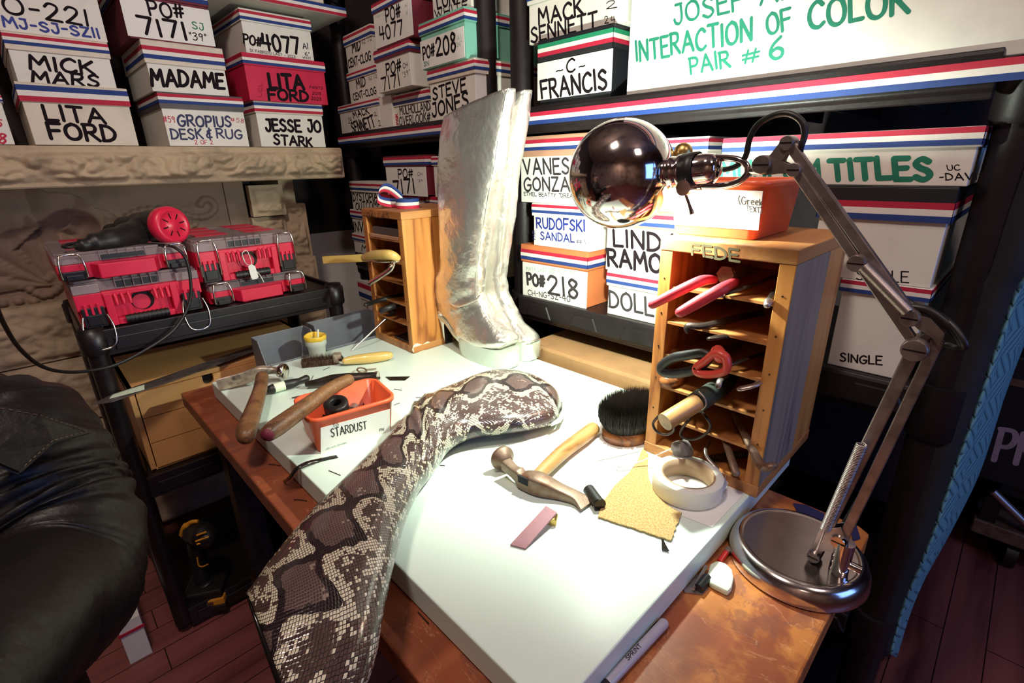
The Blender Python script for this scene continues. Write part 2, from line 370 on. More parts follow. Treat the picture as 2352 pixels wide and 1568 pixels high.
g('O', .74, '~.4,1 .1,.82 0,.45 .12,.1 .4,0 .66,.16 .74,.52 .62,.88 .36,1'); g('P', .58, '0,0 .02,1', '~-.04,1 .45,.98 .58,.74 .42,.5 .02,.46')
g('R', .65, '0,0 .02,1', '~-.04,1 .45,.98 .56,.76 .42,.54 .02,.5', '.22,.5 .66,0'); g('S', .6, '~.56,.86 .32,1 .06,.8 .2,.58 .48,.42 .56,.2 .3,0 0,.14')
g('T', .66, '0,1 .68,1', '.33,1 .33,0'); g('U', .66, '~0,1 .02,.3 .2,.02 .48,.04 .64,.3 .66,1'); g('V', .7, '0,1 .35,0 .7,1'); g('W', .9, '0,1 .22,0 .45,.7 .68,0 .9,1')
g('X', .6, '0,1 .6,0', '.6,1 0,0'); g('Y', .62, '0,1 .32,.5 .62,1', '.32,.5 .25,0'); g('Z', .6, '0,1 .58,1 0,0 .6,0')
g('0', .6, '~.3,1 .06,.8 0,.45 .1,.08 .3,0 .52,.14 .6,.52 .5,.88 .28,1'); g('1', .12, '.06,1 .06,0'); g('2', .6, '~.02,.78 .2,1 .48,.92 .5,.66 .25,.3 0,.02', '0,.02 .64,0')
g('3', .5, '~0,.92 .3,1 .46,.78 .2,.55', '~.2,.55 .5,.42 .46,.12 .2,0 0,.1'); g('4', .6, '.1,1 0,.42 .6,.42', '.46,.95 .44,0'); g('5', .5, '.48,1 .08,1 .04,.58', '~.04,.58 .35,.62 .48,.32 .3,.02 0,.06')
g('6', .5, '~.42,1 .12,.7 0,.3 .18,0 .42,.06 .46,.34 .26,.5 .04,.36'); g('7', .58, '0,1 .58,1 .22,0'); g('8', .5, '~.42,.88 .2,1 .04,.8 .2,.56 .46,.3 .3,0 .06,.08 .04,.34 .3,.56 .46,.8 .4,.92')
g('9', .48, '~.44,.86 .22,1 .02,.8 .12,.58 .34,.6 .46,.86', '.46,.9 .38,0'); g('#', .66, '.22,.95 .1,.05', '.52,.95 .4,.05', '0,.64 .66,.7', '0,.32 .62,.36')
g('-', .4, '.04,.48 .38,.5'); g('&', .5, '~.4,.9 .15,.8 .1,.6 .3,.55', '~.3,.55 .02,.4 .05,.1 .42,.16', '.26,1.08 .24,-.1'); g('"', .22, '.04,1 .04,.78', '.2,1 .2,.78'); g('~', .5, '~0,.45 .14,.6 .34,.45 .5,.6')
g('.', .1, '.04,.02 .08,.02'); g("'", .08, '.04,1 .02,.8'); g('/', .5, '.5,1 0,0'); g(' ', .4); g('(', .25, '~.25,1.1 .02,.6 .22,-.1'); g(')', .25, '~.02,1.1 .25,.6 .05,-.1'); g(',', .1, '.06,.05 0,-.15')
g('r', .4, '0,.6 .04,0', '~.02,.35 .18,.6 .38,.55'); g('e', .45, '~.02,.32 .42,.36 .34,.58 .12,.56 0,.28 .16,.02 .44,.08'); g('k', .4, '0,.9 .02,0', '.36,.6 .03,.3 .4,0'); g('_', .4)
def letters(mb, text, O, U, V, nrm, wt, mi=0, lift=.0002, jit=.02):
    """O origin, U baseline vector (full width), V cap-height vector"""
    O, U, V, nrm = Vector(O), Vector(U), Vector(V), Vector(nrm).normalized()
    gap = .24; tot = sum(GL[c][0] for c in text)+gap*(len(text)-1); x = 0
    hw = V.length*wt*.68; e1 = U.normalized(); e2 = nrm.cross(e1)
    def cap(c, d, k=6):      # half circle around c, facing d
        a = d.normalized(); b = nrm.cross(a); return [c+(b*math.cos(math.pi*j/k)+a*math.sin(math.pi*j/k))*-hw for j in range(k+1)]
    for c in text:
        w, st = GL[c]; dj = random.uniform(-jit, jit)*2; sc = 1+random.uniform(-jit, jit)*2
        for sm, pts in st:
            q = [O + U*((x+p[0])/tot) + V*((p[1]*sc)+dj) for p in pts]
            segs = [smooth(q, 5)] if sm and len(q) > 2 else [[a, b] for a, b in zip(q[:-1], q[1:])]
            for sg in segs:
                letters.k = (letters.k+1) % 14; up = nrm*(lift+letters.k*2e-5); sg = [p+up+nrm*(i*.6e-5) for i, p in enumerate(sg)]
                n_ = len(sg); T = [(sg[min(i+1, n_-1)]-sg[max(i-1, 0)]).normalized() for i in range(n_)]
                L_ = [p+nrm.cross(t)*hw for p, t in zip(sg, T)]; R_ = [p-nrm.cross(t)*hw for p, t in zip(sg, T)]
                mb.add(L_+R_, [(i, n_+i, n_+i+1, i+1) for i in range(n_-1)], mi)
                mb.add([L_[-1]]+[sg[-1]+(nrm.cross(T[-1])*math.cos(math.pi*j/7)+T[-1]*math.sin(math.pi*j/7))*hw for j in range(1, 7)]+[R_[-1]], [tuple(reversed(range(8)))], mi)
                mb.add([L_[0]]+[sg[0]+(nrm.cross(T[0])*math.cos(math.pi*j/7)-T[0]*math.sin(math.pi*j/7))*hw for j in range(1, 7)]+[R_[0]], [tuple(range(8))], mi)
        x += w+gap
letters.k = 0
# ================================================================== ROOM
def slab(name, x0, x1, y0, y1, z0, z1, m): return struct(MB().box(x0, x1, y0, y1, z0, z1).build(name, m))
slab('floor', -2.6, 4.2, -2.9, 2.7, -.05, 0, 'floor_wood')
slab('ceiling', -2.6, 4.2, -2.9, 2.7, 2.75, 2.8, 'wall_brown')
slab('wall_left', -2.6, 4.2, 2.35, 2.45, 0, 2.75, 'wall_dark')
slab('trim_1', .90, 1.5, 2.335, 2.349, 0, .98, 'wall_paint')
slab('wall_back', 3.6, 3.7, -2.9, 2.35, 0, 2.75, 'wall_dark')
slab('wall_shelving', 1.52, 1.58, .02, 2.35, 0, 2.75, 'wall_dark')
slab('wall_front', -2.6, -2.5, -2.9, 2.35, 0, 2.75, 'wall_brown')
slab('wall_right', -2.5, 3.6, -2.9, -2.8, 0, 2.75, 'wall_brown')
# ================================================================== frames for picture-measured faces
class Frame:
    def __init__(s, p, ang):   # p point on face plane, ang: direction (rad) of the face's left-to-right axis
        s.p = Vector((p[0], p[1], 0)); s.a = ang; s.u = Vector((math.cos(ang), math.sin(ang), 0)); s.n = Vector((-s.u.y, s.u.x, 0))
    def pt(s, px, off=0):      # world point where the pixel's ray meets the face plane pushed `off` toward the viewer
        r = ray(*px); q = s.p - s.n*off; return EYE + r*((q-EYE).dot(s.n)/r.dot(s.n))
    def uz(s, px, off=0): w = s.pt(px, off); return (w-s.p).dot(s.u), w.z
FM = Frame((0, 1.90), 0)                       # box fronts on the fireplace mantel
FS = Frame((.95, 1.0), -math.pi/2)             # box fronts in the right shelving unit
LA = math.radians(4)
FL = Frame((.955, 1.075), -math.pi/2-LA)        # box fronts in the left shelving unit, turned slightly
RIB = {'rwb': ('rib_red', 'rib_white', 'rib_blue'), 'bwr': ('rib_blue', 'rib_white', 'rib_red'), 'gwr': ('rib_green', 'rib_white', 'rib_red', 'rib_black')}
def ribbon_strip(mb, pts, z0, z1, nst=3):
    """pts: plan polyline; horizontal stripes from top to bottom; thin solid strip"""
    for i in range(nst):
        a, b = z1-(z1-z0)*i/nst, z1-(z1-z0)*(i+1)/nst
        for (p, q) in zip(pts[:-1], pts[1:]):
            d = Vector((q[0]-p[0], q[1]-p[1], 0)).normalized(); nn = Vector((d.y, -d.x, 0))*.0008
            P = Vector((p[0], p[1], 0)); Q = Vector((q[0], q[1], 0))
            o = [P-d*.0008, Q+d*.0008, Q+d*.0008+nn, P-d*.0008+nn]
            mb.add([(v.x, v.y, b) for v in o]+[(v.x, v.y, a) for v in o], [(0,3,2,1),(4,5,6,7),(0,1,5,4),(1,2,6,5),(2,3,7,6),(3,0,4,7)], i)
def sbox(label, F, BL, BR, TP, LP, dep, mb_, ml, rib='rwb', off=0, paper=None, txt=(), z0=None, rf=(.12, .86), group='shoe boxes', lid=True, wid=None, zt=None, cat='box', name='shoe_box'):
    u0, zb = F.uz(BL, off); u1 = F.uz(BR, off)[0] if wid is None else u0+wid
    if z0 is None: z0 = zb
    z1 = F.uz(TP, off)[1] if zt is None else zt
    zl = F.uz(LP, off)[1] if LP else z1
    w, h, hl = u1-u0, z1-z0, z1-zl
    O = F.p - F.n*off + F.u*u0; O.z = z0
    r = thing(name, label, cat, O, F.a, group)
    inv = (Matrix.Translation(O) @ Matrix.Rotation(F.a, 4, 'Z')).inverted()
    e = .0035
    MB().box(e, w-e, e, dep-e, 0, h-.004).build('box_body', mb_, r, bevel=.0012)
    if lid:
        m = MB(); t = .002
        m.box(0, w, 0, dep, h-t, h); m.box(0, w, 0, t, h-hl, h-t); m.box(0, w, dep-t, dep, h-hl, h-t); m.box(0, t, t, dep-t, h-hl, h-t); m.box(w-t, w, t, dep-t, h-hl, h-t)
        m.build('lid', ml, r, bevel=.0009)
        if rib:
            k = len(RIB[rib]); m = MB(); b = h-hl+hl*rf[0]; a = h-hl+hl*rf[1]
            ribbon_strip(m, [(-.0002, dep*.9), (-.0002, -.0002), (w+.0002, -.0002), (w+.0002, dep*.9)], b, a, k); m.build('ribbon', list(RIB[rib]), r)
    fy = e
    if paper:
        tl, br = paper[0], paper[1]; pm = paper[2] if len(paper) > 2 else 'label_paper'
        a0, b0 = F.uz(tl, off); a1, b1 = F.uz(br, off)
        m = MB(); m.box(a0-u0, a1-u0, fy-.0012 if a1-u0 < w else fy-.0012, fy, b1-z0, b0-z0); m.build('label', pm, r); fy -= .0012
    if txt:
        cols = []; m = MB()
        for (s, bl, br, tl, ink, wt) in txt:
            if ink not in cols: cols.append(ink)
            P = [inv @ F.pt(q, off) for q in (bl, br, tl)]
            for q in P: q.y = fy
            letters(m, s, P[0], P[1]-P[0], P[2]-P[0], (0, -1, 0), wt, cols.index(ink))
        m.build('lettering', cols, r)
    return r, z0+h
K = 'ink_black'
# ------------------------------------------------------------------ boxes on the mantel
MT = 1.342
MG = 'shoe boxes on the stone mantel'
_, t1 = sbox('white shoe box with cream lid at the right end of the mantel bottom row', FM, (600,339), (752,339), (663,236), (663,262), .30, 'paper', 'cream_card', 'bwr', z0=MT, group=MG,
    txt=[('JESSE JO', (613,300), (738,302), (609,273), K, .17), ('STARK', (631,331), (718,337), (629,309), K, .18)])
_, t2 = sbox('bright red shoe box in the right mantel stack', FM, (573,229), (757,238), (650,131), (650,157), .32, 'red_card', 'red_card', 'rwb', z0=t1, group=MG, off=.012,
    txt=[('LITA', (622,202), (699,204), (617,170), K, .2), ('FORD', (619,228), (709,232), (616,204), K, .2), ('LCL', (601,222), (604,190), (593,222), K, .06), ('PANTS', (712,203), (742,205), (712,197), K, .14), ('2015', (718,217), (738,218), (718,211), K, .14), ('2023', (716,229), (738,231), (716,222), K, .14)])
_, t3 = sbox('white shoe box lettered PO#4077 A1, above the red one', FM, (565,121), (725,140), (640,33), (640,60), .32, 'paper', 'paper', 'rwb', z0=t2, group=MG,
    txt=[('PO#', (561,99), (602,106), (560,78), K, .16), ('4077', (607,112), (690,123), (600,75), K, .14), ('A1', (697,111), (709,112), (695,98), K, .12), ('DI FABRIZIO LAST - 2022', (576,118), (680,133), (575,112), K, .14), ('6"', (702,127), (712,129), (701,118), K, .12), ('WHITE', (696,134), (715,136), (696,129), K, .12)])
_, t1 = sbox('gray-topped shoe box lettered DESK & RUG in blue on the mantel', FM, (389,338), (577,338), (455,216), (455,252), .34, 'paper', 'gray_card', 'rwb', z0=MT, group=MG, rf=(.32, .9),
    txt=[('#59', (377,280), (403,281), (374,266), 'ink_red', .1), ('GROPIUS', (411,289), (532,291), (407,265), 'ink_navy', .15), ('#58', (530,279), (561,282), (530,270), 'ink_red', .1), ('DESK', (396,318), (467,319), (391,295), 'ink_navy', .14), ('&', (477,318), (490,319), (474,297), 'ink_navy', .14), ('RUG', (500,317), (557,318), (497,296), 'ink_navy', .14), ('2 OF 2', (449,331), (490,331), (447,322), 'ink_red', .12)])
_, t2 = sbox('white shoe box lettered MADAME', FM, (348,205), (530,217), (414,100), (414,151), .32, 'paper', 'cream_card', 'rwb', z0=t1, group=MG, rf=(.2, .74),
    txt=[('MADAME', (350,195), (515,202), (345,159), K, .16)])
_, t3 = sbox('wine red shoe box with white label lettered PO# 7171 SJ "39"', FM, (296,84), (496,107), (380,-42), (380,0), .34, 'wine_card', 'wine_card', 'rwb', z0=t2, group=MG, paper=((272,-12), (496,107)),
    txt=[('PO#', (346,35), (425,43), (337,2), K, .13), ('7171', (325,75), (431,91), (314,36), K, .14), ('SJ', (443,65), (469,70), (440,49), 'ink_green', .12), ('"39"', (436,90), (475,95), (434,73), K, .1)])
_, t1 = sbox('cream shoe box at the bottom of the leftmost full mantel stack', FM, (79,336), (324,338), (160,195), (160,238), .34, 'cream_card', 'cream_card', 'bwr', z0=MT, group=MG, rf=(.02, .86),
    txt=[('LITA', (107,275), (243,283), (97,241), K, .16), ('FORD', (118,318), (268,323), (107,281), K, .16)])
_, t2 = sbox('white shoe box with cream lid, middle one of the leftmost full mantel stack', FM, (38,189), (274,208), (130,83), (130,123), .33, 'paper', 'cream_card', 'rwb', z0=t1, group=MG, rf=(.3, .86),
    txt=[('MICK', (70,158), (217,170), (64,127), K, .17), ('MARS', (75,190), (228,200), (72,162), K, .17)])
_, t3 = sbox('large white shoe box lettered PO-221 MJ-SJ-SZ11 in black and blue', FM, (-60,62), (253,100), (100,-60), (100,-22), .34, 'paper', 'paper', 'rwb', z0=t2, group=MG,
    txt=[('PO-221', (-40,20), (205,60), (-50,-20), K, .12), ('MJ-SJ-SZ11', (10,60), (230,87), (2,37), 'ink_blue', .18)])
sbox('white shoe box with red numbers, mostly outside the left edge', FM, (-160,334), (40,334), (-60,214), (-60,232), .34, 'paper', 'paper', 'rwb', z0=MT, group=MG,
    txt=[('128', (-40,327), (14,328), (-40,305), 'ink_red', .14), ('5', (-10,290), (4,291), (-10,274), 'ink_red', .14)])
# ------------------------------------------------------------------ hanging ribbon-edged shelf above the mantel
r = thing('wall_shelf', 'white wall shelf with a striped ribbon edge above the mantel boxes', 'shelf', (.30, 1.88, 1.775))
MB().box(0, .725, .001, .42, 0, .028).build('board', 'paper', r, bevel=.002)
m = MB(); ribbon_strip(m, [(0, 0), (.725, 0), (.7252, .4)], .001, .028); m.build('ribbon', ['rib_blue', 'rib_white', 'rib_red'], r)
sbox('cream shoe box on the ribbon-edged wall shelf', FM, (620,-20), (745,-8), (640,-110), (640,-75), .3, 'cream_card', 'cream_card', 'rwb', z0=1.8035, group=MG)
# ------------------------------------------------------------------ stone fireplace
def rocky(mb, x0, x1, z0, z1, y, depth, nx, nz, amp, margin=.012, seed=0):
    """rock-faced block: bulging front (toward -Y) with dressed margins, solid back"""
    g_ = []; 
    for j in range(nz+1):
        row = []
        for i in range(nx+1):
            x = x0+(x1-x0)*i/nx; z = z0+(z1-z0)*j/nz
            e = min((x-x0), (x1-x), (z-z0), (z1-z)); k = max(0, min(1, (e-margin)/.012))
            n1 = noise.noise(Vector((x*9+seed, z*15, seed))); n2 = abs(noise.noise(Vector((x*22+seed, z*34, 3+seed)))); n3 = noise.noise(Vector((x*60, z*70, seed)))
            row.append((x, y-k*amp*(.35+.75*n1+.75*n2+.15*n3), z))
        g_.append(row)
    vs = [p for r_ in g_ for p in r_]; fs = []
    for j in range(nz):
        for i in range(nx):
            a = j*(nx+1)+i; fs.append((a, a+1, a+nx+2, a+nx+1))
    mb.add(vs, fs, 0, True); mb.box(x0, x1, y+.0005, y+depth, z0, z1)
fp = thing('fireplace', 'rock-faced stone fireplace surround with carved shell panel', 'fireplace', (.4, 2.0, 0))
def L(m, o=(-.4, -2.0, 0)): m.v = [(a[0]+o[0], a[1]+o[1], a[2]+o[2]) for a in m.v]; return m
m = MB(); m.box(-1.0, .945, 1.888, 2.34, 1.232, 1.34); L(m).build('mantel_shelf', 'stone', fp, bevel=.003)
m = MB(); rocky(m, -1.0, .945, 1.236, 1.336, 1.886, .001, 460, 30, .034, .010, 1); L(m).build('rock_face', 'stone', fp)
for i, (x0, x1, z0, z1, amp, y) in enumerate([(.625, .745, 1.105, 1.215, .014, 1.995), (.745, .80, 1.14, 1.23, .006, 2.03), (.745, .835, .93, 1.14, .018, 2.03), (.625, .745, .93, 1.10, .018, 2.02), (.61, .845, .70, .93, .02, 2.03), (.61, .855, .46, .70, .02, 2.03), (.61, .86, 0, .46, .02, 2.03)]):
    m = MB(); rocky(m, x0, x1, z0, z1, y, .30 if y > 2 else .03, 60, 60, amp, .008, i*3.1)
    L(m).build('pilaster_block', 'stone', fp)
m = MB(); m.box(.56, .625, 2.05, 2.3, .6, 1.231); L(m).build('pilaster_side', 'carved_stone', fp)
m = MB(); rocky(m, -1.0, .56, .72, .90, 2.03, .3, 200, 40, .02, .006, 9); L(m).build('sill_block', 'stone', fp)
m = MB(); rocky(m, -1.0, .10, .50, .715, 2.03, .3, 120, 30, .02, .006, 14); L(m).build('sill_block', 'stone', fp)
m = MB(); rocky(m, -1.0, .60, .02, .49, 2.03, .3, 120, 40, .02, .006, 17); L(m).build('sill_block', 'stone', fp)
# carved panel as a real relief
YP = 2.06
def pp(px, py): w = ony(px, py, YP); return (w.x, w.z)
SH = [(pp(120, 655), .30, math.radians(88), 8), (pp(-20, 620), .20, math.radians(60), 6), (pp(235, 570), .115, math.radians(75), 6)]
SC = [[pp(*q) for q in s] for s in ([(268,520),(300,492),(345,480),(400,484),(445,498),(478,494),(492,478),(486,462),(468,458),(458,470)],
    [(0,650),(60,660),(100,678),(130,664),(140,642),(125,628),(112,640)], [(0,600),(30,620),(20,640),(-10,650)], [(400,500),(440,530),(460,560)], [(410,498),(455,520),(480,550)], [(-20,700),(60,690),(140,700)], [(0,560),(40,575),(60,600)])]
SC = [[(v.x, v.y) for v in smooth([(a, b, 0) for a, b in s], 5)] for s in SC]
def relief(x, z):
    h = 0
    for (cx, cz), R, an, k in SH:
        dx, dz = x-cx, z-cz; rr = math.hypot(dx, dz*1.05); th = math.atan2(dz, dx)-math.radians(100)
        if abs(th) < an:
            Ro = R*(1+.05*abs(math.sin(k*th)))*(1-.1*abs(th))
            if rr < Ro: q = rr/Ro; h = max(h, (.008+.036*q**1.5)*(.55+.45*abs(math.cos(k*th))))
    for s in SC:
        d = min((x-a)**2+(z-b)**2 for a, b in s[::2]); 
        if d < .00016: h = max(h, .014*math.sqrt(1-d/.00016))
    return h
m = MB(); nx, nz = 230, 120; x0, x1, z0, z1 = -.42, .56, .90, 1.231
vs = []
for j in range(nz+1):
    for i in range(nx+1):
        x = x0+(x1-x0)*i/nx; z = z0+(z1-z0)*j/nz; vs.append((x, YP-relief(x, z)-.0012*noise.noise(Vector((x*30, z*30, 0))), z))
m.add(vs, [(j*(nx+1)+i, j*(nx+1)+i+1, (j+1)*(nx+1)+i+1, (j+1)*(nx+1)+i) for j in range(nz) for i in range(nx)], 0, True)
m.box(-1.0, .56, YP+.002, YP+.2, .90, 1.231); L(m).build('carved_panel', 'carved_stone', fp)
# ================================================================== SHELVING UNITS (black plastic)
def shelf_unit(label, O, ang, width, tops, depth=.46, post_r=.029, ribbons=()):
    """local x = along the front (left to right), y = into the unit; tops: lip heights"""
    r = thing('shelving_unit', label, 'shelving unit', O, ang, 'black shelving units')
    for (x, y) in ((0, .052), (width, .052), (0, depth-.03), (width, depth-.03)):
        m = MB(); m.tube([(x, y, 0), (x, y, 2.0)], post_r, 28)
        m.build('post', 'shelf_plastic', r)
    for k, (z0, z1, rb) in enumerate(tops):
        # moulded tray: deck, down-turned lip with a recessed lower band, ribs, corner sockets
        m = MB(); a, b = .034, width-.034
        prof = [(-.004, z1), (-.007, z1-.006), (-.007, z0+.014), (-.001, z0+.008), (.003, z0), (.010, z0), (.010, z1-.010), (depth-.02, z1-.010), (depth-.02, z1)]
        n = len(prof); m.add([(a, y, z) for y, z in prof]+[(b, y, z) for y, z in prof], [(i, i+n, (i+1) % n+n, (i+1) % n) for i in range(n)]+[tuple(range(n)), tuple(reversed(range(n, 2*n)))])
        for q in range(1, int(width/.11)):
            m.box(a+q*.11, a+q*.11+.006, .011, depth-.03, z0+.006, z1-.011)
        sh = m.build('shelf', 'shelf_plastic', r, bevel=.002)
        if not rb:
            for q in range(int(width/.15)):
                m = MB(); x = a+.03+q*.15; m.add([(x, -.0068, z0+.016), (x+.09, -.0068, z0+.016), (x+.075, -.0068, z1-.014), (x+.015, -.0068, z1-.014), (x+.004, -.010, z0+.018), (x+.086, -.010, z0+.018), (x+.073, -.010, z1-.016), (x+.017, -.010, z1-.016)],
                    [(4,5,6,7),(0,1,5,4),(1,2,6,5),(2,3,7,6),(3,0,4,7)])
                m.build('raised_panel', 'shelf_plastic', sh)
        for x in (0, width):
            for y in (.052, depth-.03):
                m = MB(); m.tube([(x, y, z0-.03), (x, y, z0-.022), (x, y, z1-.002)], [post_r+.005, post_r+.008, post_r+.008], 28); m.build('corner_socket', 'shelf_plastic', sh)
        if rb:
            m = MB(); ribbon_strip(m, [(a-.02, -.0075), (b+.036, -.0075)], z0+.019, z1-.0135, 3); m.build('ribbon', ['rib_red', 'rib_white', 'rib_blue'], sh)
    return r
shelf_unit('black plastic shelving unit right of the silver boots, striped ribbon on its upper shelf', (.943, .975, 0), -math.pi/2, .937, [(1.338, 1.397, True), (.866, .930, False), (.40, .455, False), (.06, .11, False), (1.86, 1.92, True)])
shelf_unit('black plastic shelving unit in the corner behind the left tool rack', (.944+.915*math.sin(LA), 1.112+.915*math.cos(LA), 0), -math.pi/2-LA, .915, [(1.338, 1.395, True), (.86, .925, False), (.40, .455, False), (.06, .11, False), (1.86, 1.92, True)])
# ------------------------------------------------------------------ boxes in the left (corner) unit
GLB = 'shoe boxes in the corner shelving unit'
ZL = 1.386
_, a = sbox('white shoe box bottom left on the corner unit upper shelf', FL, (784,314), (873,296), (831,232), (831,249), .3, 'paper', 'paper', 'rwb', z0=ZL, group=GLB,
    txt=[('MACK', (811,272), (846,260), (807,258), K, .16), ('SENNETT', (809,306), (860,290), (803,283), K, .14), ('2', (858,267), (864,265), (856,259), K, .1), ('24', (799,283), (806,281), (798,271), K, .1), ('2', (868,289), (873,287), (866,277), K, .1)])
_, b = sbox('white shoe box lettered MID CENT-CLOG, lower of the two', FL, (803,234), (868,219), (831,157), (831,176), .3, 'paper', 'paper', 'rwb', z0=a+.0005, group=GLB,
    txt=[('MID', (818,204), (838,196), (815,184), K, .15), ('CENT-CLOG', (811,230), (863,214), (808,216), K, .15), ('62 1/2', (846,184), (864,178), (845,176), K, .1)])
_, c = sbox('white shoe box lettered MID CENT-CLOG, upper of the two', FL, (797,167), (859,148), (820,68), (820,96), .3, 'paper', 'paper', 'rwb', z0=b+.0005, group=GLB,
    txt=[('MID', (808,122), (826,113), (806,98), K, .15), ('CENT-CLOG', (799,156), (850,136), (797,138), K, .15), ('62 1/2', (830,101), (852,92), (829,92), K, .1)])
_, a = sbox('plain white shoe box under the PO#7171 box in the corner unit', FL, (874,296), (903,289), (890,216), None, .3, 'paper', 'paper', None, z0=ZL, group=GLB, lid=False)
_, a2 = sbox('white shoe box lettered MULHOLLAND OVERLOOK with red PAIR note', FL, (907,290), (988,276), (945,210), (945,238), .3, 'paper', 'paper', 'rwb', z0=ZL, group=GLB, off=-.01,
    txt=[('MULHOLLAND', (917,263), (986,252), (915,245), 'ink_gray', .14), ('OVERLOOK#', (916,288), (986,277), (915,270), 'ink_gray', .14), ('PAIR', (914,285), (911,262), (908,285), 'ink_red', .14)])
_, b = sbox('wine-lidded shoe box with white front lettered PO# 7171 CH "39"', FL, (867,217), (945,195), (900,102), (900,131), .30, 'paper', 'wine_card', 'rwb', z0=a+.001, off=.03, group=GLB, rf=(.25, .85),
    txt=[('PO#', (886,172), (919,161), (884,146), K, .14), ('7171', (877,208), (917,196), (873,181), K, .13), ('CH', (924,157), (934,153), (923,146), 'ink_gray', .12), ('"39"', (922,178), (939,172), (921,166), K, .08)])
_, c = sbox('wine red shoe box with white label lettered PO# 4077, above the wine-lidded one', FL, (862,109), (948,79), (900,-16), (900,12), .30, 'wine_card', 'wine_card', 'rwb', z0=b+.0005, off=.03, group=GLB, paper=((855,28), (948,79)),
    txt=[('PO#', (886,50), (919,38), (883,22), K, .14), ('4077', (873,92), (925,77), (869,62), K, .13), ('A1', (928,17), (936,14), (927,10), 'ink_pale', .1), ('6"', (932,33), (937,31), (931,25), 'ink_pale', .1), ('FABRIZIO', (861,42), (882,34), (860,37), 'ink_pale', .1)])
_, a = sbox('white shoe box under the mint green one, just left of the silver boot tops', FL, (989,278), (1094,258), (1030,148), (1030,182), .33, 'paper', 'cream_card', 'rwb', z0=ZL, off=.02, group=GLB, rf=(.25, .85),
    txt=[('STEVE', (993,229), (1068,208), (991,203), K, .15), ('JONES', (992,268), (1074,243), (989,238), K, .15)])
_, b = sbox('mint green shoe box with white front lettered PO#208 SN', FL, (968,160), (1070,130), (1010,36), (1010,67), .33, 'mint_card', 'mint_card', 'rwb', z0=a+.0005, off=.03, group=GLB, rf=(.1, .8), paper=((963,96), (1066,131)),
    txt=[('PO#', (971,136), (997,128), (969,109), K, .14), ('208', (1002,129), (1046,117), (999,90), K, .13), ('SN', (973,152), (984,149), (972,142), 'ink_green', .12), ('A1', (1049,92), (1057,90), (1048,82), 'ink_pale', .1), ('"36"', (1045,108), (1060,104), (1044,98), 'ink_pale', .08)])
_, c = sbox('white shoe box on the mint green one, cut by the top picture edge', FL, (992,45), (1082,14), (1030,-90), (1030,-60), .33, 'paper', 'paper', 'rwb', z0=b+.0005, group=GLB,
    txt=[('LUNA', (1003,20), (1062,3), (1000,-8), K, .15), ('WHITE', (998,42), (1072,20), (996,24), K, .15)])
ZL2 = .916
_, a = sbox('white shoe box in the lower corner shelf, mostly hidden behind the left tool rack', FL, (820,630), (888,622), (850,540), (850,560), .3, 'paper', 'paper', 'rwb', z0=ZL2, group=GLB, zt=1.003,
    txt=[('M', (829,577), (842,576), (829,563), K, .15)])
_, b = sbox('white shoe box lettered INVISIBLE below the DYSTOPIAN box', FL, (811,540), (884,539), (840,487), (840,505), .3, 'paper', 'paper', 'rwb', z0=a+.0005, group=GLB, zt=1.103,
    txt=[('INVISIBLE', (811,531), (880,530), (810,510), K, .15)])
_, c = sbox('white shoe box lettered DYSTOPIAN OUTCOME beside the left tool rack', FL, (810,488), (880,485), (840,417), (840,442), .3, 'paper', 'paper', 'rwb', z0=b+.0005, group=GLB, rf=(.2, .8),
    txt=[('DYSTOPIAN', (810,461), (874,461), (808,443), K, .15), ('OUTCOME', (816,482), (872,478), (815,466), K, .15)])
_, a = sbox('red-lidded shoe box just behind the left tool rack', FL, (890,610), (985,604), (930,460), (930,478), .3, 'cream_card', 'wine_card', 'rwb', z0=ZL2, group=GLB, zt=1.180)
_, a = sbox('wine-lidded shoe box with white front lettered PO# 7171 above the left tool rack', FL, (889,455), (981,452), (930,357), (930,382), .32, 'wine_card', 'wine_card', 'rwb', z0=a+.0005, group=GLB, paper=((884,384), (981,452)), off=.02,
    txt=[('PO#', (914,409), (947,408), (913,390), K, .14), ('7171', (905,444), (952,443), (901,415), K, .14), ('CH', (958,403), (969,403), (957,396), 'ink_gray', .1), ('"39"', (957,418), (973,418), (956,412), K, .08)])
_, b = sbox('red-lidded shoe box behind the silver boots, under the white one', FL, (990,606), (1090,600), (1040,455), (1040,475), .3, 'cream_card', 'red_card', 'rwb', z0=ZL2, group=GLB, zt=1.176)
sbox('white shoe box with blue lettering half hidden behind the silver boots', FL, (997,458), (1092,450), (1040,357), (1040,380), .32, 'paper', 'paper', 'rwb', z0=b+.0005, group=GLB, off=.01,
    txt=[('CIRCLE', (1004,425), (1080,422), (1003,397), 'ink_navy', .14), ('BALLET', (1009,450), (1082,447), (1008,432), 'ink_navy', .14)])
sbox('white shoe box lettered G on the bottom shelf beside the left tool rack', FL, (834,745), (905,735), (860,676), (860,698), .3, 'paper', 'paper', 'rwb', z0=.447, group=GLB, zt=.80, name='boot_box',
    txt=[('GOLD', (842,729), (895,724), (841,698), 'ink_red', .1)])
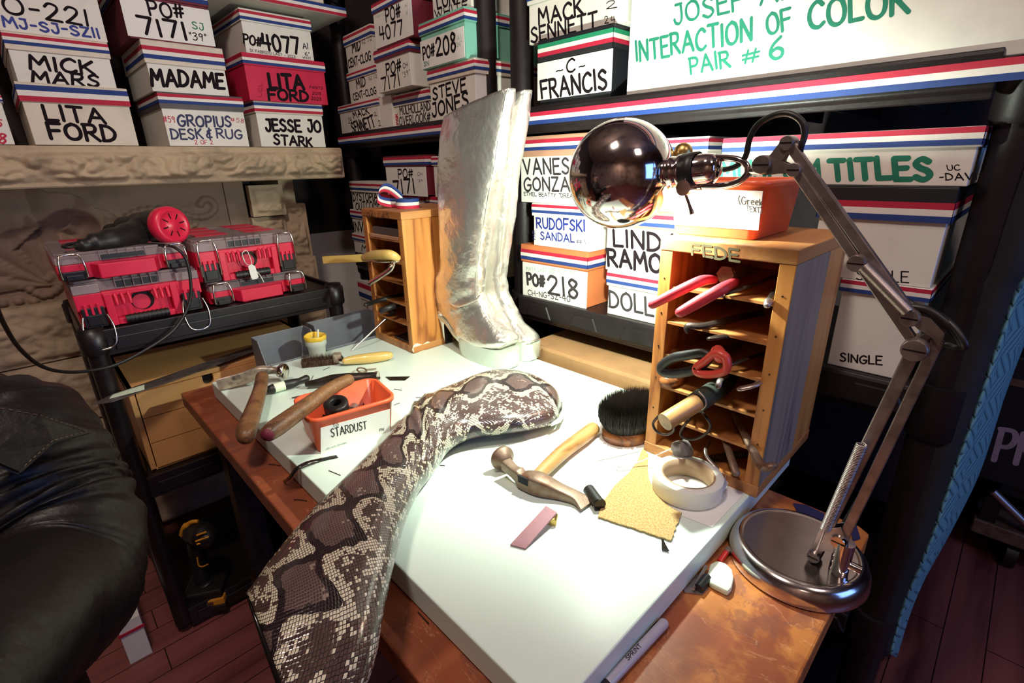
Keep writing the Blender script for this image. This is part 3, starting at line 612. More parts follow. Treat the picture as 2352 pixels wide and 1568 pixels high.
# ------------------------------------------------------------------ boxes in the right unit
GRB = 'shoe boxes in the right shelving unit'
ZR = 1.388
_, a = sbox('black shoe box with white label and green, white and red ribbon', FS, (1236,236), (1403,208), (1310,76), (1310,128), .34, 'black_card', 'black_card', 'gwr', z0=ZR, group=GRB, rf=(.02, .80), paper=((1233,146), (1402,208)),
    txt=[('~', (1277,168), (1292,165), (1276,160), K, .25), ('C', (1301,167), (1319,163), (1300,137), K, .12), ('~', (1329,158), (1343,155), (1328,150), K, .25), ('FRANCIS', (1244,226), (1393,202), (1240,187), K, .13)])
sbox('white shoe box resting on the black one with the green striped ribbon', FS, (1211,110), (1441,65), (1330,-105), (1330,-25), .34, 'paper', 'paper', 'rwb', z0=a+.0005, group=GRB, off=-.012,
    txt=[('MACK', (1236,55), (1337,34), (1233,21), K, .14), ('SENNETT', (1219,99), (1369,60), (1217,67), K, .13), ('2', (1391,20), (1413,16), (1390,3), K, .1), ('2', (1387,54), (1395,52), (1386,38), K, .1), ('4', (1402,52), (1411,50), (1401,38), K, .1)])
jr, _ = sbox('very large white box lettered PAIR #6 in green on the upper shelf', FS, (1434,203), (2288,48), (1800,-330), (1800,-250), .40, 'paper', 'paper', 'rwb', z0=ZR, group=GRB, wid=.655, zt=1.86-.03, name='boot_box',
    txt=[('JOSEF ALBERS', (1548,55), (2010,-52), (1544,13), 'ink_green', .11), ('INTERACTION', (1460,140), (1725,92), (1457,97), 'ink_green', .12), ('OF', (1762,80), (1815,67), (1758,35), 'ink_green', .12), ('COLOR', (1858,66), (2085,25), (1856,6), 'ink_green', .12),
         ('PAIR', (1585,168), (1675,152), (1581,133), 'ink_green', .13), ('#', (1704,146), (1742,139), (1704,115), 'ink_green', .13), ('6', (1768,138), (1798,130), (1766,92), 'ink_green', .13)])
ZR2 = .9305
_, a = sbox('orange shoe box with white label lettered PO# 218', FS, (1198,682), (1346,713), (1276,570), (1276,611), .33, 'orange_card', 'orange_card', 'rwb', z0=ZR2, group=GRB, off=.0, rf=(.12, .72), paper=((1199,601), (1345,713)),
    txt=[('MAYA LAST USE ALSO #217', (1208,621), (1326,631), (1207,612), 'ink_pale', .12), ('PO#', (1211,653), (1250,658), (1209,628), 'ink_gray', .2), ('218', (1259,673), (1327,684), (1256,633), 'ink_gray', .12), ('CH-NG-SZ-40"', (1212,677), (1314,694), (1211,665), 'ink_gray', .12)])
_, b = sbox('white shoe box lettered SANDAL #1 in blue, on the orange one', FS, (1222,553), (1355,574), (1290,469), (1290,500), .33, 'paper', 'paper', 'rwb', z0=a+.0005, group=GRB, rf=(.25, .9),
    txt=[('RUDOFSKI', (1231,523), (1341,531), (1230,500), 'ink_blue', .14), ('SANDAL', (1240,549), (1317,557), (1239,532), 'ink_blue', .14), ('#1', (1322,559), (1344,562), (1321,549), 'ink_navy', .1), ('PAIR', (1228,550), (1227,530), (1222,550), 'ink_navy', .12)])
_, c = sbox('tan-lidded shoe box between the silver boots and the lamp head', FS, (1193,455), (1374,466), (1280,309), (1280,358), .34, 'label_paper', 'tan_card', 'rwb', z0=b+.0005, group=GRB, rf=(.3, .82),
    txt=[('VANESSA', (1202,400), (1357,398), (1199,367), 'ink_gray', .12), ('GONZALEZ', (1203,437), (1369,441), (1201,408), 'ink_gray', .13), ('ETHEL BEATTY "DREAM GIRLS"', (1202,449), (1366,457), (1201,441), K, .14)])
_, a = sbox('white shoe box standing on the shelf between the orange box and the right tool rack', FS, (1390,718), (1560,757), (1440,627), (1440,663), .34, 'paper', 'paper', 'rwb', z0=ZR2, group=GRB, rf=(.2, .85),
    txt=[('DOLLY', (1399,703), (1528,733), (1397,666), 'ink_gray', .12)])
_, b = sbox('white shoe box with big black letters right under the lamp head', FS, (1386,612), (1570,640), (1440,482), (1440,522), .34, 'paper', 'tan_card', 'rwb', z0=a+.0005, group=GRB, rf=(.15, .8),
    txt=[('LINDA', (1409,565), (1561,581), (1407,529), K, .15), ('RAMONE', (1396,611), (1580,634), (1393,573), K, .15)])
sbox('white shoe box with striped lid behind the lamp head', FS, (1384,470), (1613,470), (1500,305), (1500,350), .34, 'paper', 'paper', 'rwb', z0=b+.0005, group=GRB, rf=(.1, .85), zt=1.312)
_, a = sbox('tall white boot box lettered SINGLE, standing on the lower shelf behind the lamp arm', FS, (1893,836), (2087,866), (2035,652), (2035,680), .36, 'paper', 'paper', 'rwb', z0=ZR2, group=GRB, rf=(-.05, .95), name='boot_box',
    txt=[('SINGLE', (1929,830), (2024,839), (1929,812), K, .13)])
_, b = sbox('tall white boot box with black lid and wide striped ribbon', FS, (1850,635), (2141,663), (2040,427), (2040,505), .36, 'paper', 'black_card', 'rwb', z0=a+.0005, group=GRB, rf=(-.02, .55), name='boot_box',
    txt=[('SINGLE', (1966,642), (2085,650), (1966,618), K, .08)])
sbox('long flat white box lettered TITLES in green behind the lamp arm', FS, (1650,424), (2228,425), (1960,303), (1960,345), .38, 'paper', 'paper', 'rwb', z0=b+.0005, group=GRB, rf=(.1, .98), name='boot_box',
    txt=[('MUSEUM', (1654,413), (1880,413), (1654,372), 'ink_green', .15), ('TITLES', (1908,411), (2138,411), (1903,368), 'ink_green', .2), ('UC', (2176,391), (2204,390), (2174,379), K, .12), ('-DAVIS', (2158,414), (2264,412), (2156,399), K, .12)])
# kraft carton behind the bench, below the lower shelf
r = thing('cardboard_carton', 'brown cardboard carton with faint handwriting behind the bench', 'box', (.885, .86, .47), -math.pi/2)
MB().box(0, .47, 0, .42, 0, .355).build('box_body', 'kraft', r, bevel=.006)
m = MB(); 
for s, z in (('SINGLE', 0), ('SHOES', .03)): letters(m, s, (.36, .02+z, .3555), (.22, 0, 0), (0, .02, 0), (0, 0, 1), .1)
m.build('lettering', 'ink_gray', r)
m = MB(); m.add([(0.0, 0, .355), (.02, -.02, .35), (.06, -.01, .352), (.05, .03, .356), (.01, -.016, .30), (.05, -.004, .31)], [(0, 1, 2, 3), (1, 4, 5, 2)]); m.build('torn_flap', 'kraft', r)
# ================================================================== WORKBENCH + BOARD
bx = thing('workbench', 'worn reddish wooden workbench top under the white board', 'workbench', (.5, .7, 0))
m = MB(); out = [(.182, .06), (.765, .06), (.775, .075), (.775, 1.355), (.182, 1.355)]
m.prism([(x-.5, y-.7) for x, y in out], .725, .76); m.build('bench_top', 'worn_bench', bx, bevel=.003)
for (x, y) in ((.25, .15), (.70, .15), (.25, 1.27), (.70, 1.27)): MB().box(x-.53, x-.47, y-.73, y-.67, 0, .7245).build('leg', 'dark_steel', bx, bevel=.003)
MB().box(-.25, .2, -.52, -.50, .66, .7245).build('apron', 'dark_steel', bx)
BT = .80
m = MB(); m.box(-.3155, .3155, -.531, .531, 0, .038); b = m.build('work_board', 'board_white', None, loc=(.5495, .731, .762), bevel=.002)
tag(b, 'white melamine board covering most of the workbench', 'board')
# paper sheets on the board
def flat(name, pts, z, m, label, cat, th=.0005, curl=0):
    c = sum((Vector((p[0], p[1], 0)) for p in pts), Vector())/len(pts); mb = MB(); mb.prism([(p[0]-c.x, p[1]-c.y) for p in pts], 0, th)
    o = mb.build(name, m, None, loc=(c.x, c.y, z)); tag(o, label, cat); return o
def zp(pts, z=BT): return [tuple(onz(*p, z)[:2]) for p in pts]
flat('paper_sheet', [tuple(v[:2]) for v in smooth([(*p, 0) for p in zp([(1195,985),(1290,985),(1360,990),(1470,1010),(1480,1030),(1340,1060),(1280,1055),(1225,1025)])], 3, True)][::-1], BT+.0004, 'label_paper', 'thin curved white paper scrap under the hammer handle', 'paper')
flat('paper_sheet', zp([(1345,948), (1420,940), (1480,1000), (1475,1036), (1370,1060), (1350,990)])[::-1], BT+.0010, 'label_paper', 'white paper sheet under the black bristle brush', 'paper')
flat('paper_sheet', zp([(1490,1040), (1712,1131), (1636,1212), (1500,1160)])[::-1], BT+.0004, 'label_paper', 'white paper sheet under the roll of white tape', 'paper')
# ================================================================== PIGEONHOLE TOOL RACKS
def cubby(label, loc, w, h, d, side_m, word, wr):
    r = thing('pigeonhole_rack', label, 'tool rack', loc, -math.pi/2)
    t = .02; tt = .019
    MB().box(0, t, 0, d, tt, h-tt).build('side_panel', 'pine', r, bevel=.001); sp_ = MB().box(w-t, w, 0, d, tt, h-tt).build('side_panel', 'pine', r, bevel=.001)
    if side_m != 'pine': MB().box(w, w+.0004, .0008, d*.62, tt, h-tt).build('gray_face', side_m, sp_)  # thin gray skin over the front part of the side only
    MB().box(-.001, w+.001, -.001, d+.001, h-tt, h).build('top_panel', 'pine_y', r, bevel=.0015); MB().box(-.001, w+.001, -.001, d+.001, 0, tt).build('bottom_panel', 'pine_y', r, bevel=.0015)
    MB().box(t, w-t, d-.008, d-.002, tt, h-tt).build('back_panel', 'pine_y', r)
    n = 6; st = (h-2*tt)/n
    for i in range(1, n): MB().box(t-.007, w-t+.007, .001+.002*(i % 2), d-.0085, tt+st*i-.0025, tt+st*i+.0015).build('shelf', 'pine_y', r)
    for i in range(1, n):      # nail heads beside each shelf groove
        for x in (t*.5, w-t*.5): MB().tube([(x, .001, tt+st*i+.013), (x, -.0006, tt+st*i+.013)], .0013, 8).build('nail_head', 'dark_steel', r)
    inv = (Matrix.Translation(Vector(loc)) @ Matrix.Rotation(-math.pi/2, 4, 'Z')).inverted()
    m = MB(); P = [inv @ onx(*q, loc[0]-.001) for q in wr]
    letters(m, word, P[0], P[1]-P[0], P[2]-P[0], (0, -1, 0), .09 if word == 'DALLAS' else .16); m.build('lettering', 'ink_gray' if word == 'DALLAS' else 'ink_faint', r)
    return r
lr = cubby('tall pine pigeonhole rack lettered DALLAS, left of the silver boots', (.668, 1.262, BT), .193, .366, .225, 'pine', 'DALLAS', [(843,499), (893,502), (843,488)])
rr = cubby('tall pine pigeonhole rack with gray painted side, full of pliers, under the red bin', (.678, .378, BT), .187, .364, .232, 'gray_wood', 'FEDE', [(1590,585), (1697,601), (1588,560)])
m = MB(); out = smooth([(q.y, q.z, 0) for q in [Vector((0, *p)) for p in [(.0, .0), (.052, .0), (.058, .012), (.046, .021), (.03, .016), (.014, .024), (0, .020)]]], 2, True)
m.prism([(p.x, p.y) for p in out], .1932, .1938, M=Matrix(((0, 0, 1, 0), (1, 0, 0, 0), (0, 1, 0, .002), (0, 0, 0, 1)))); m.build('tape_patch', 'chalk', lr)
m = MB()       # knot in the side board
for k, rr_ in enumerate((.013, .0095, .006, .003)): m.tube([(.1929+.0003*k, .118, .172), (.1934+.0003*k, .118, .172)], rr_, 20, mi=k % 2)
m.build('wood_knot', ['brush_wood', 'pine_x'], lr)
def ax(px, py, x): return onx(px, py, x)
def wthing(name, label, cat, anchor, group=None): return thing(name, label, cat, anchor, 0, group)
def loc_tube(par, name, m_, pts, rr, n=12, rnd=True, flat=1.0, k=4, closed=False):
    A = par.location if par is not None else Vector()
    P = [Vector(p)-A for p in pts]
    if isinstance(rr, (list, tuple)) and k > 1 and len(P) > 2:
        R = []; 
        for i in range(len(P)-1):
            for j in range(k): R.append(rr[i]+(rr[i+1]-rr[i])*j/k)
        R.append(rr[-1])
    else: R = rr
    Q = smooth(P, k, closed) if len(P) > 2 else P
    if closed: Q.append(Q[0]); Q.append(Q[1])
    return MB().tube(Q, R, n, rnd=rnd, cap=not closed, flat=flat).build(name, m_, par)
# --- right rack contents
a = ax(1668, 631, .72)
r = wthing('pliers', 'pliers with long red rubber handles sticking out of the right rack', 'pliers', a)
loc_tube(r, 'handle', 'red_rubber', [ax(1499,699,.635), ax(1560,668,.65), ax(1610,645,.67), ax(1640,642,.70)], [.0068,.0078,.0078,.006])
loc_tube(r, 'handle', 'red_rubber', [ax(1563,717,.635), ax(1610,690,.65), ax(1660,662,.67), ax(1688,647,.70)], [.0075,.0088,.0085,.006])
m = MB(); m.tube([(-.004,0,.001), (.006,0,0)], .013, 6); m.box(0, .06, -.012, .012, -.008, .008); m.build('jaw', 'rust_steel', r, bevel=.002)
def hook(label, pts, xs, rad, m_='dark_steel', tip=None, name='pliers', cat='pliers', grp=None, flat=.55):
    P = [ax(px, py, x) for (px, py), x in zip(pts, xs)]
    r = wthing(name, label, cat, P[0], grp)
    loc_tube(r, 'handle', m_, P, rad, 10, flat=flat)
    if tip: loc_tube(r, 'handle_tip', tip, [P[0], P[0]+(P[0]-P[1]).normalized()*.006], [rad[0]*1.25, rad[0]*.9], 8)
    return r
hook('dark lasting pincers with bright serrated tip in the top slot of the right rack', [(1655,676),(1700,664),(1740,650),(1775,636)], [.67,.69,.72,.76], [.006,.005,.005,.005], tip='polished_steel')
hook('dark pincers leaning against the right wall of the top slot', [(1765,694),(1774,676),(1784,662)], [.675,.69,.74], [.005,.004,.004], tip='dull_steel')
hook('dark pincers with bent tip in the third slot of the right rack', [(1578,762),(1580,748),(1620,748),(1700,728),(1750,718)], [.665,.668,.68,.73,.8], [.003,.0055,.0055,.0055,.005])
hook('plain dark pincer handle in the third slot, right of the bent one', [(1632,777),(1680,769),(1750,745)], [.668,.69,.78], [.0055,.0065,.005])
r = wthing('scissors', 'scissors with one black and one red handle ring in the right rack', 'scissors', ax(1600,830,.66))
loc_tube(r, 'handle_ring', 'rubber', [ax(x,y,.655) for x,y in [(1522,838),(1520,852),(1545,858),(1585,852),(1612,838),(1628,820),(1612,812),(1575,816),(1545,822)]], .0058, 10, rnd=False, closed=True, flat=1.3)
loc_tube(r, 'handle_ring', 'red_handle', [ax(x,y,.650) for x,y in [(1601,842),(1602,854),(1625,860),(1655,856),(1670,846),(1668,822),(1655,812),(1640,812),(1618,830)]], .0058, 10, rnd=False, closed=True, flat=1.3)
loc_tube(r, 'shank', 'red_handle', [ax(1655,818,.652), ax(1648,806,.67), ax(1655,806,.70)], [.010,.009,.007], 10)
loc_tube(r, 'blade', 'dull_steel', [ax(1640,812,.68), ax(1700,790,.80)], [.006,.004], 6)
m = MB().ball((0,0,0), .0185, 18, sc=(1.6,1,.85)); b = m.build('wooden_ball', 'brush_wood', None, loc=tuple(ax(1545,868,.70))); tag(b, 'mottled wooden handle end under the black scissor ring', 'tool handle')
hook('short steel pincer tip below the red scissor ring', [(1650,886),(1655,872),(1668,862)], [.665,.675,.72], [.0045,.0045,.0045], 'dull_steel')
hook('bent steel pincer tip catching blue light in the right rack', [(1702,892),(1735,884),(1752,868),(1756,848)], [.66,.67,.70,.76], [.006,.0055,.005,.005], 'dull_steel')
hook('thin dark plier leg behind the red scissor ring', [(1682,836),(1720,822),(1752,812)], [.675,.70,.76], [.004,.004,.004], 'dark_steel')
r = wthing('mallet_handle', 'pale wooden dowel handle sleeved in green rubber, poking out of the right rack', 'tool handle', ax(1527,969,.575))
P = [ax(1527,969,.578), ax(1600,924,.635)]
loc_tube(r, 'dowel', 'pale_handle', P, .0128, 24, rnd=False); loc_tube(r, 'rubber_sleeve', 'green_rubber', [ax(1598,925,.634), ax(1640,898,.69), ax(1680,872,.80)], [.0150,.0155,.0155], 20, rnd=False)
loc_tube(r, 'collar_wire', 'dull_steel', [ax(x,y,.63) for x,y in [(1606,900),(1619,915),(1622,930),(1612,940)]], .0012, 6)
r = wthing('wire_handle_tool', 'bent dark wire loop handle hanging out around the wooden dowel', 'tool', ax(1520,990,.645))
loc_tube(r, 'wire_loop', 'dark_steel', [ax(x,y,.648) for x,y in [(1513,955),(1500,972),(1508,990),(1530,998),(1546,990),(1551,972)]]+[ax(1560,950,.72)], .0021, 8)
r = wthing('wire_handle_tool', 'larger dark wire loop handle above the gray fluff ball', 'tool', ax(1590,1000,.655))
loc_tube(r, 'wire_loop', 'dark_steel', [ax(1598,935,.73)]+[ax(x,y,.66) for x,y in [(1585,960),(1566,985),(1566,1002),(1590,1009),(1618,998),(1632,978),(1620,955)]]+[ax(1604,938,.73)], .0023, 8)
m = MB().ball((0,0,0), .0165, 22)
m.v = [tuple(Vector(v)*(1+.22*noise.noise(Vector(v)*90))) for v in m.v]; b = m.build('dust_ball', 'fluff', None, loc=tuple(onz(1567,1033,BT+.0365))); tag(b, 'small gray ball of fluff on the bottom of the right rack', 'fluff')
hook('dark pincer leg hanging down left in the bottom slot of the right rack', [(1690,1084),(1682,1060),(1664,1005),(1648,955)], [.655,.665,.70,.76], [.0065,.006,.0055,.005], 'rust_steel')
hook('pincers with toothed jaw hanging over the right wall of the bottom slot', [(1768,1072),(1750,1070),(1722,1020),(1700,975),(1680,940)], [.648,.655,.68,.72,.76], [.011,.0075,.0065,.006,.005], 'rust_steel')
hook('curved bright hook in the bottom slot of the right rack', [(1648,1075),(1628,1055),(1620,1035),(1630,1012)], [.668,.672,.68,.71], [.0028,.0032,.0032,.003], 'dull_steel')
r = wthing('coil_spring', 'dark coil spring lying in the bottom slot of the right rack', 'spring', ax(1665,1050,.70)); A, B = ax(1632,1052,.70), ax(1712,1042,.72)
d = (B-A); F_ = frameM(A, d); loc_tube(r, 'coil', 'dark_steel', [F_ @ Vector((.0055*math.cos(t*.9), .0055*math.sin(t*.9), d.length*t/110)) for t in range(111)], .0012, 6, k=1)
r = wthing('cotton_swab', 'thin white wire with looped tip leaning on the gray fluff ball', 'wire', onz(1440,1075,BT+.004))
loc_tube(r, 'wire', 'thread_white', [onz(1543,1030,BT+.034), onz(1480,1056,BT+.014), onz(1430,1076,BT+.004), onz(1418,1078,BT+.0025), onz(1417,1070,BT+.0025), onz(1432,1070,BT+.0025)], .0010, 6)
# --- left rack contents
def px_box(name, label, cat, m_, c, sx, sy, sz, rz=0, bv=.001):
    b = MB().box(-sx/2, sx/2, -sy/2, sy/2, 0, sz).build(name, m_, None, loc=tuple(c), rotz=rz, bevel=bv); return tag(b, label, cat)
Z = [BT+.019+(.366-.038)/6*i+.0018 for i in range(6)]
px_box('sharpening_stone', 'gray sharpening stone in the top slot of the left rack', 'stone', 'gray_card', (.735, 1.166, Z[5]+.009), .12, .12, .018)
px_box('wood_strip', 'pale wood slat under the gray stone in the top slot of the left rack', 'slat', 'tan_card', (.732, 1.166, Z[5]), .125, .135, .0085)
px_box('notepad', 'small red-edged pad at the back of the top slot of the left rack', 'pad', 'wine_card', (.80, 1.13, Z[5]+.0275), .10, .06, .010)
px_box('dark_tray', 'flat black tray on the bottom of the left rack', 'tray', 'heel_black', (.735, 1.132, BT+.0195), .12, .08, .006)
def rod(name, label, cat, m_, pts, rad, **k):
    r = wthing(name, label, cat, pts[0]); loc_tube(r, 'shaft', m_, pts, rad, **k); return r
rod('tool_handle', 'upper of the two black tool handles in the left rack', 'tool handle', 'rubber', [ax(840,700,.60), ax(870,690,.65), ax(925,678,.72)], [.0055,.0062,.0095])
rod('tool_handle', 'lower, thicker black tool handle in the left rack', 'tool handle', 'rubber', [ax(877,713,.635), ax(900,704,.66), ax(930,694,.72)], [.0082,.0082,.0075])
r = wthing('screwdriver', 'long steel screwdriver leaning from the board into the left rack', 'screwdriver', onz(808,805,BT+.002))
loc_tube(r, 'shaft', 'polished_steel', [onz(808,805,BT+.002), ax(885,733,.672)], [.0016,.0034], rnd=False); loc_tube(r, 'handle', 'rubber', [ax(882,735,.671), ax(905,714,.69)], [.005,.0052])
a = ax(745,597,.60)
r = wthing('wooden_stick', 'long varnished wooden stick poking left out of the left rack', 'stick', a)
P0, P1 = ax(745,597,.60), ax(905,588,.70); d = P1-P0; F_ = frameM(P0, d, (0,0,1)); F_.translation -= a
MB().prism([(-.010,-.009),(.004,-.012),(.010,-.006),(.011,.008),(-.010,.009)], 0, d.length, M=F_).build('stick', 'handle_yellow', r, bevel=.002)
r = wthing('spring_clamp', 'chrome spring clamp with yellow rubber grip biting the left rack', 'clamp', ax(875,590,.63))
loc_tube(r, 'grip', 'handle_yellow', [ax(839,592,.618), ax(860,586,.62), ax(895,585,.63), ax(912,592,.645)], [.011,.0125,.0125,.009], 16)
loc_tube(r, 'upper_jaw', 'polished_steel', [ax(837,596,.612), ax(870,600,.62), ax(905,600,.64), ax(918,601,.655)], [.004,.007,.006,.004], 10, flat=.5)
loc_tube(r, 'lower_jaw', 'polished_steel', [ax(905,600,.64), ax(898,617,.636), ax(878,632,.628), ax(850,650,.618)], [.0055,.0075,.0068,.0075], 10, flat=.6)
loc_tube(r, 'spring_pin', 'chrome', [ax(897,610,.625), ax(897,610,.65)], .0045, 10)
# --- on the left rack: ribbon spool
zt = BT+.366
r = wthing('ribbon_spool', 'spool of red, white and blue ribbon on top of the left rack', 'ribbon', Vector((.745, 1.155, zt)))
m = MB(); N_ = 90; 
for k in range(3):
    za, zb = .0245*k/3, .0245*(k+1)/3; mi = [0, 1, 2][k]
    pts = [(.0305*math.cos(2*math.pi*i/40), .0305*math.sin(2*math.pi*i/40)) for i in range(40)]
    m.add([(x, y, za) for x, y in pts]+[(x, y, zb) for x, y in pts], [(i, (i+1) % 40, (i+1) % 40+40, i+40) for i in range(40)], mi, True)
m.add([(.0305*math.cos(2*math.pi*i/40), .0305*math.sin(2*math.pi*i/40), .0245) for i in range(40)]+[(.012*math.cos(2*math.pi*i/40), .012*math.sin(2*math.pi*i/40), .0240) for i in range(40)], [(i, (i+1) % 40, (i+1) % 40+40, i+40) for i in range(40)], 2)
m.build('wound_ribbon', ['rib_red', 'rib_white', 'rib_blue'], r)
path = smooth([(.0, .031, 0), (-.03, .04, .002), (-.055, .048, .012), (-.05, .055, .03), (-.036, .052, .040), (-.02, .040, .034), (.006, .031, .010)], 8)
m = MB()
for k in range(3):
    a_, b_ = -.012+.024*k/3, -.012+.024*(k+1)/3; vs = []
    for i, p in enumerate(path):
        t = i/(len(path)-1); wd = Vector((math.sin(1.3*math.sin(t*3.1))*.5, .35*math.sin(t*6), 1)).normalized()
        vs += [p+wd*a_+Vector((0,0,.012)), p+wd*b_+Vector((0,0,.012))]
    m.add(vs, [(2*i, 2*i+1, 2*i+3, 2*i+2) for i in range(len(path)-1)], k, True)
o = m.build('loose_end', ['rib_red', 'rib_white', 'rib_blue'], r); q = o.modifiers.new('thick', 'SOLIDIFY'); q.thickness = .0006
# ================================================================== BINS
def rrect(w, d, r, n=5):
    out = []
    for cx, cy, a0 in ((w/2-r, d/2-r, 0), (-w/2+r, d/2-r, 90), (-w/2+r, -d/2+r, 180), (w/2-r, -d/2+r, 270)):
        for i in range(n+1): a = math.radians(a0+90*i/n); out.append((cx+r*math.cos(a), cy+r*math.sin(a)))
    return out
def tray(w, d, h, tap=.008, r=.012, t=.0025, rim=.004):
    m = MB(); R = []
    for (s, z) in ((-.002, 0), (0, .002), (tap, h-.007), (tap+rim, h-.007), (tap+rim, h), (tap+rim-t, h+.0008), (tap-t, h), (-t, t+.002), (-t-.004, t)):
        R.append([(x, y, z) for x, y in rrect(w-2*tap+2*s, d-2*tap+2*s, max(r+s, .003))])
    m.loft(R, 0, True, True); return m
def bin_(label, loc, ang, w, d, h, m_, lab=None, words=()):
    r = thing('storage_bin', label, 'bin', loc, ang)
    o = tray(w, d, h).build('bin_shell', m_, r, loc=(w/2, d/2, 0))
    u = Vector((math.cos(ang), math.sin(ang))); F = Frame((loc[0]-.0*u.x, loc[1]), ang)
    inv = (Matrix.Translation(Vector(loc)) @ Matrix.Rotation(ang, 4, 'Z')).inverted()
    tilt = .008/(h)            # the wall leans outward; follow it
    def onface(q):
        p = inv @ F.pt(q, -.004); y = .008-tilt*p.z; p.y = y; return p
    if lab:
        P = [onface(q) for q in lab]; m = MB(); e = Vector((0, -.0012, 0)); m.add([p+e*1.6 for p in P]+[p+e*.4 for p in P], [(0,1,2,3),(7,6,5,4),(0,4,5,1),(1,5,6,2),(2,6,7,3),(3,7,4,0)]); m.build('label', 'label_paper', r)
    cols = []; m = MB()
    for (s, bl, br, tl, ink, wt) in words:
        if ink not in cols: cols.append(ink)
        P = [onface(q)+Vector((0, -.0020, 0)) for q in (bl, br, tl)]; letters(m, s, P[0], P[1]-P[0], P[2]-P[0], (0, -1, 0), wt, cols.index(ink))
    if words: m.build('lettering', cols, r)
    return r
sb = bin_('orange-red plastic bin labelled TO STARDUST on the white board', (.268, .770, BT+.0005), math.radians(-9), .152, .112, .070, 'bin_red',
    lab=[(738,1043), (897,994), (894,938), (735,981)],
    words=[('STARDUST', (761,1003), (842,983), (758,984), K, .07), ('TO', (764,979), (776,976), (763,972), K, .1), ('LABEL DATE SEPTEMBER', (748,1034), (797,1018), (747,1031), 'ink_pale', .12), ('FN', (873,991), (882,988), (872,985), 'ink_gray', .1)])
gb = bin_('red plastic bin with overexposed white label on top of the right rack', (.712, .393, BT+.3645), -math.pi/2, .140, .155, .078, 'bin_red',
    lab=[(1549,516), (1741,529), (1755,438), (1545,432)],
    words=[('(Greek', (1699,468), (1753,472), (1698,451), 'ink_gray', .08), ('TEXT)', (1716,484), (1752,489), (1715,472), 'ink_gray', .1), ('FORGET', (1625,496), (1702,498), (1622,480), 'ink_pale', .06), ('IN', (1655,470), (1672,471), (1654,455), 'ink_pale', .06)])
# contents of the STARDUST bin
c = onz(775,945,BT+.034)
m = MB(); m.lathe([(.0095,0),(.021,0),(.0225,.002),(.0225,.022),(.021,.024),(.0105,.024),(.0095,.022),(.0095,0)], 28); b = m.build('rubber_ring', 'rubber', None, loc=tuple(c)); tag(b, 'thick black rubber ring inside the STARDUST bin', 'ring'); b.rotation_euler = (.25, -.15, 0)
r = wthing('roller_wheel', 'small steel roller beside the black ring in the STARDUST bin', 'roller', onz(812,946,BT+.030))
loc_tube(r, 'wheel', 'dull_steel', [r.location+Vector((-.006,-.006,.006)), r.location+Vector((.006,.006,.006))], .0095, 18, rnd=False); loc_tube(r, 'axle', 'chalk', [r.location+Vector((.006,-.012,.0)), r.location+Vector((.016,-.004,0))], .0065, 14)
r = wthing('black_film', 'crumpled black plastic film in the bottom of the STARDUST bin', 'film', Vector((.34,.815,BT+.006)))
m = MB(); n_ = 16; vs = [((i/n_-.5)*.115, (j/n_-.5)*.075, .012+.022*abs(noise.noise(Vector((i*.5, j*.6, 4))))+.010*noise.noise(Vector((i, j, 1)))) for j in range(n_+1) for i in range(n_+1)]
m.add(vs, [(j*(n_+1)+i, j*(n_+1)+i+1, (j+1)*(n_+1)+i+1, (j+1)*(n_+1)+i) for j in range(n_) for i in range(n_)], 0, False); o = m.build('film', 'heel_black', r, rotz=math.radians(-9))
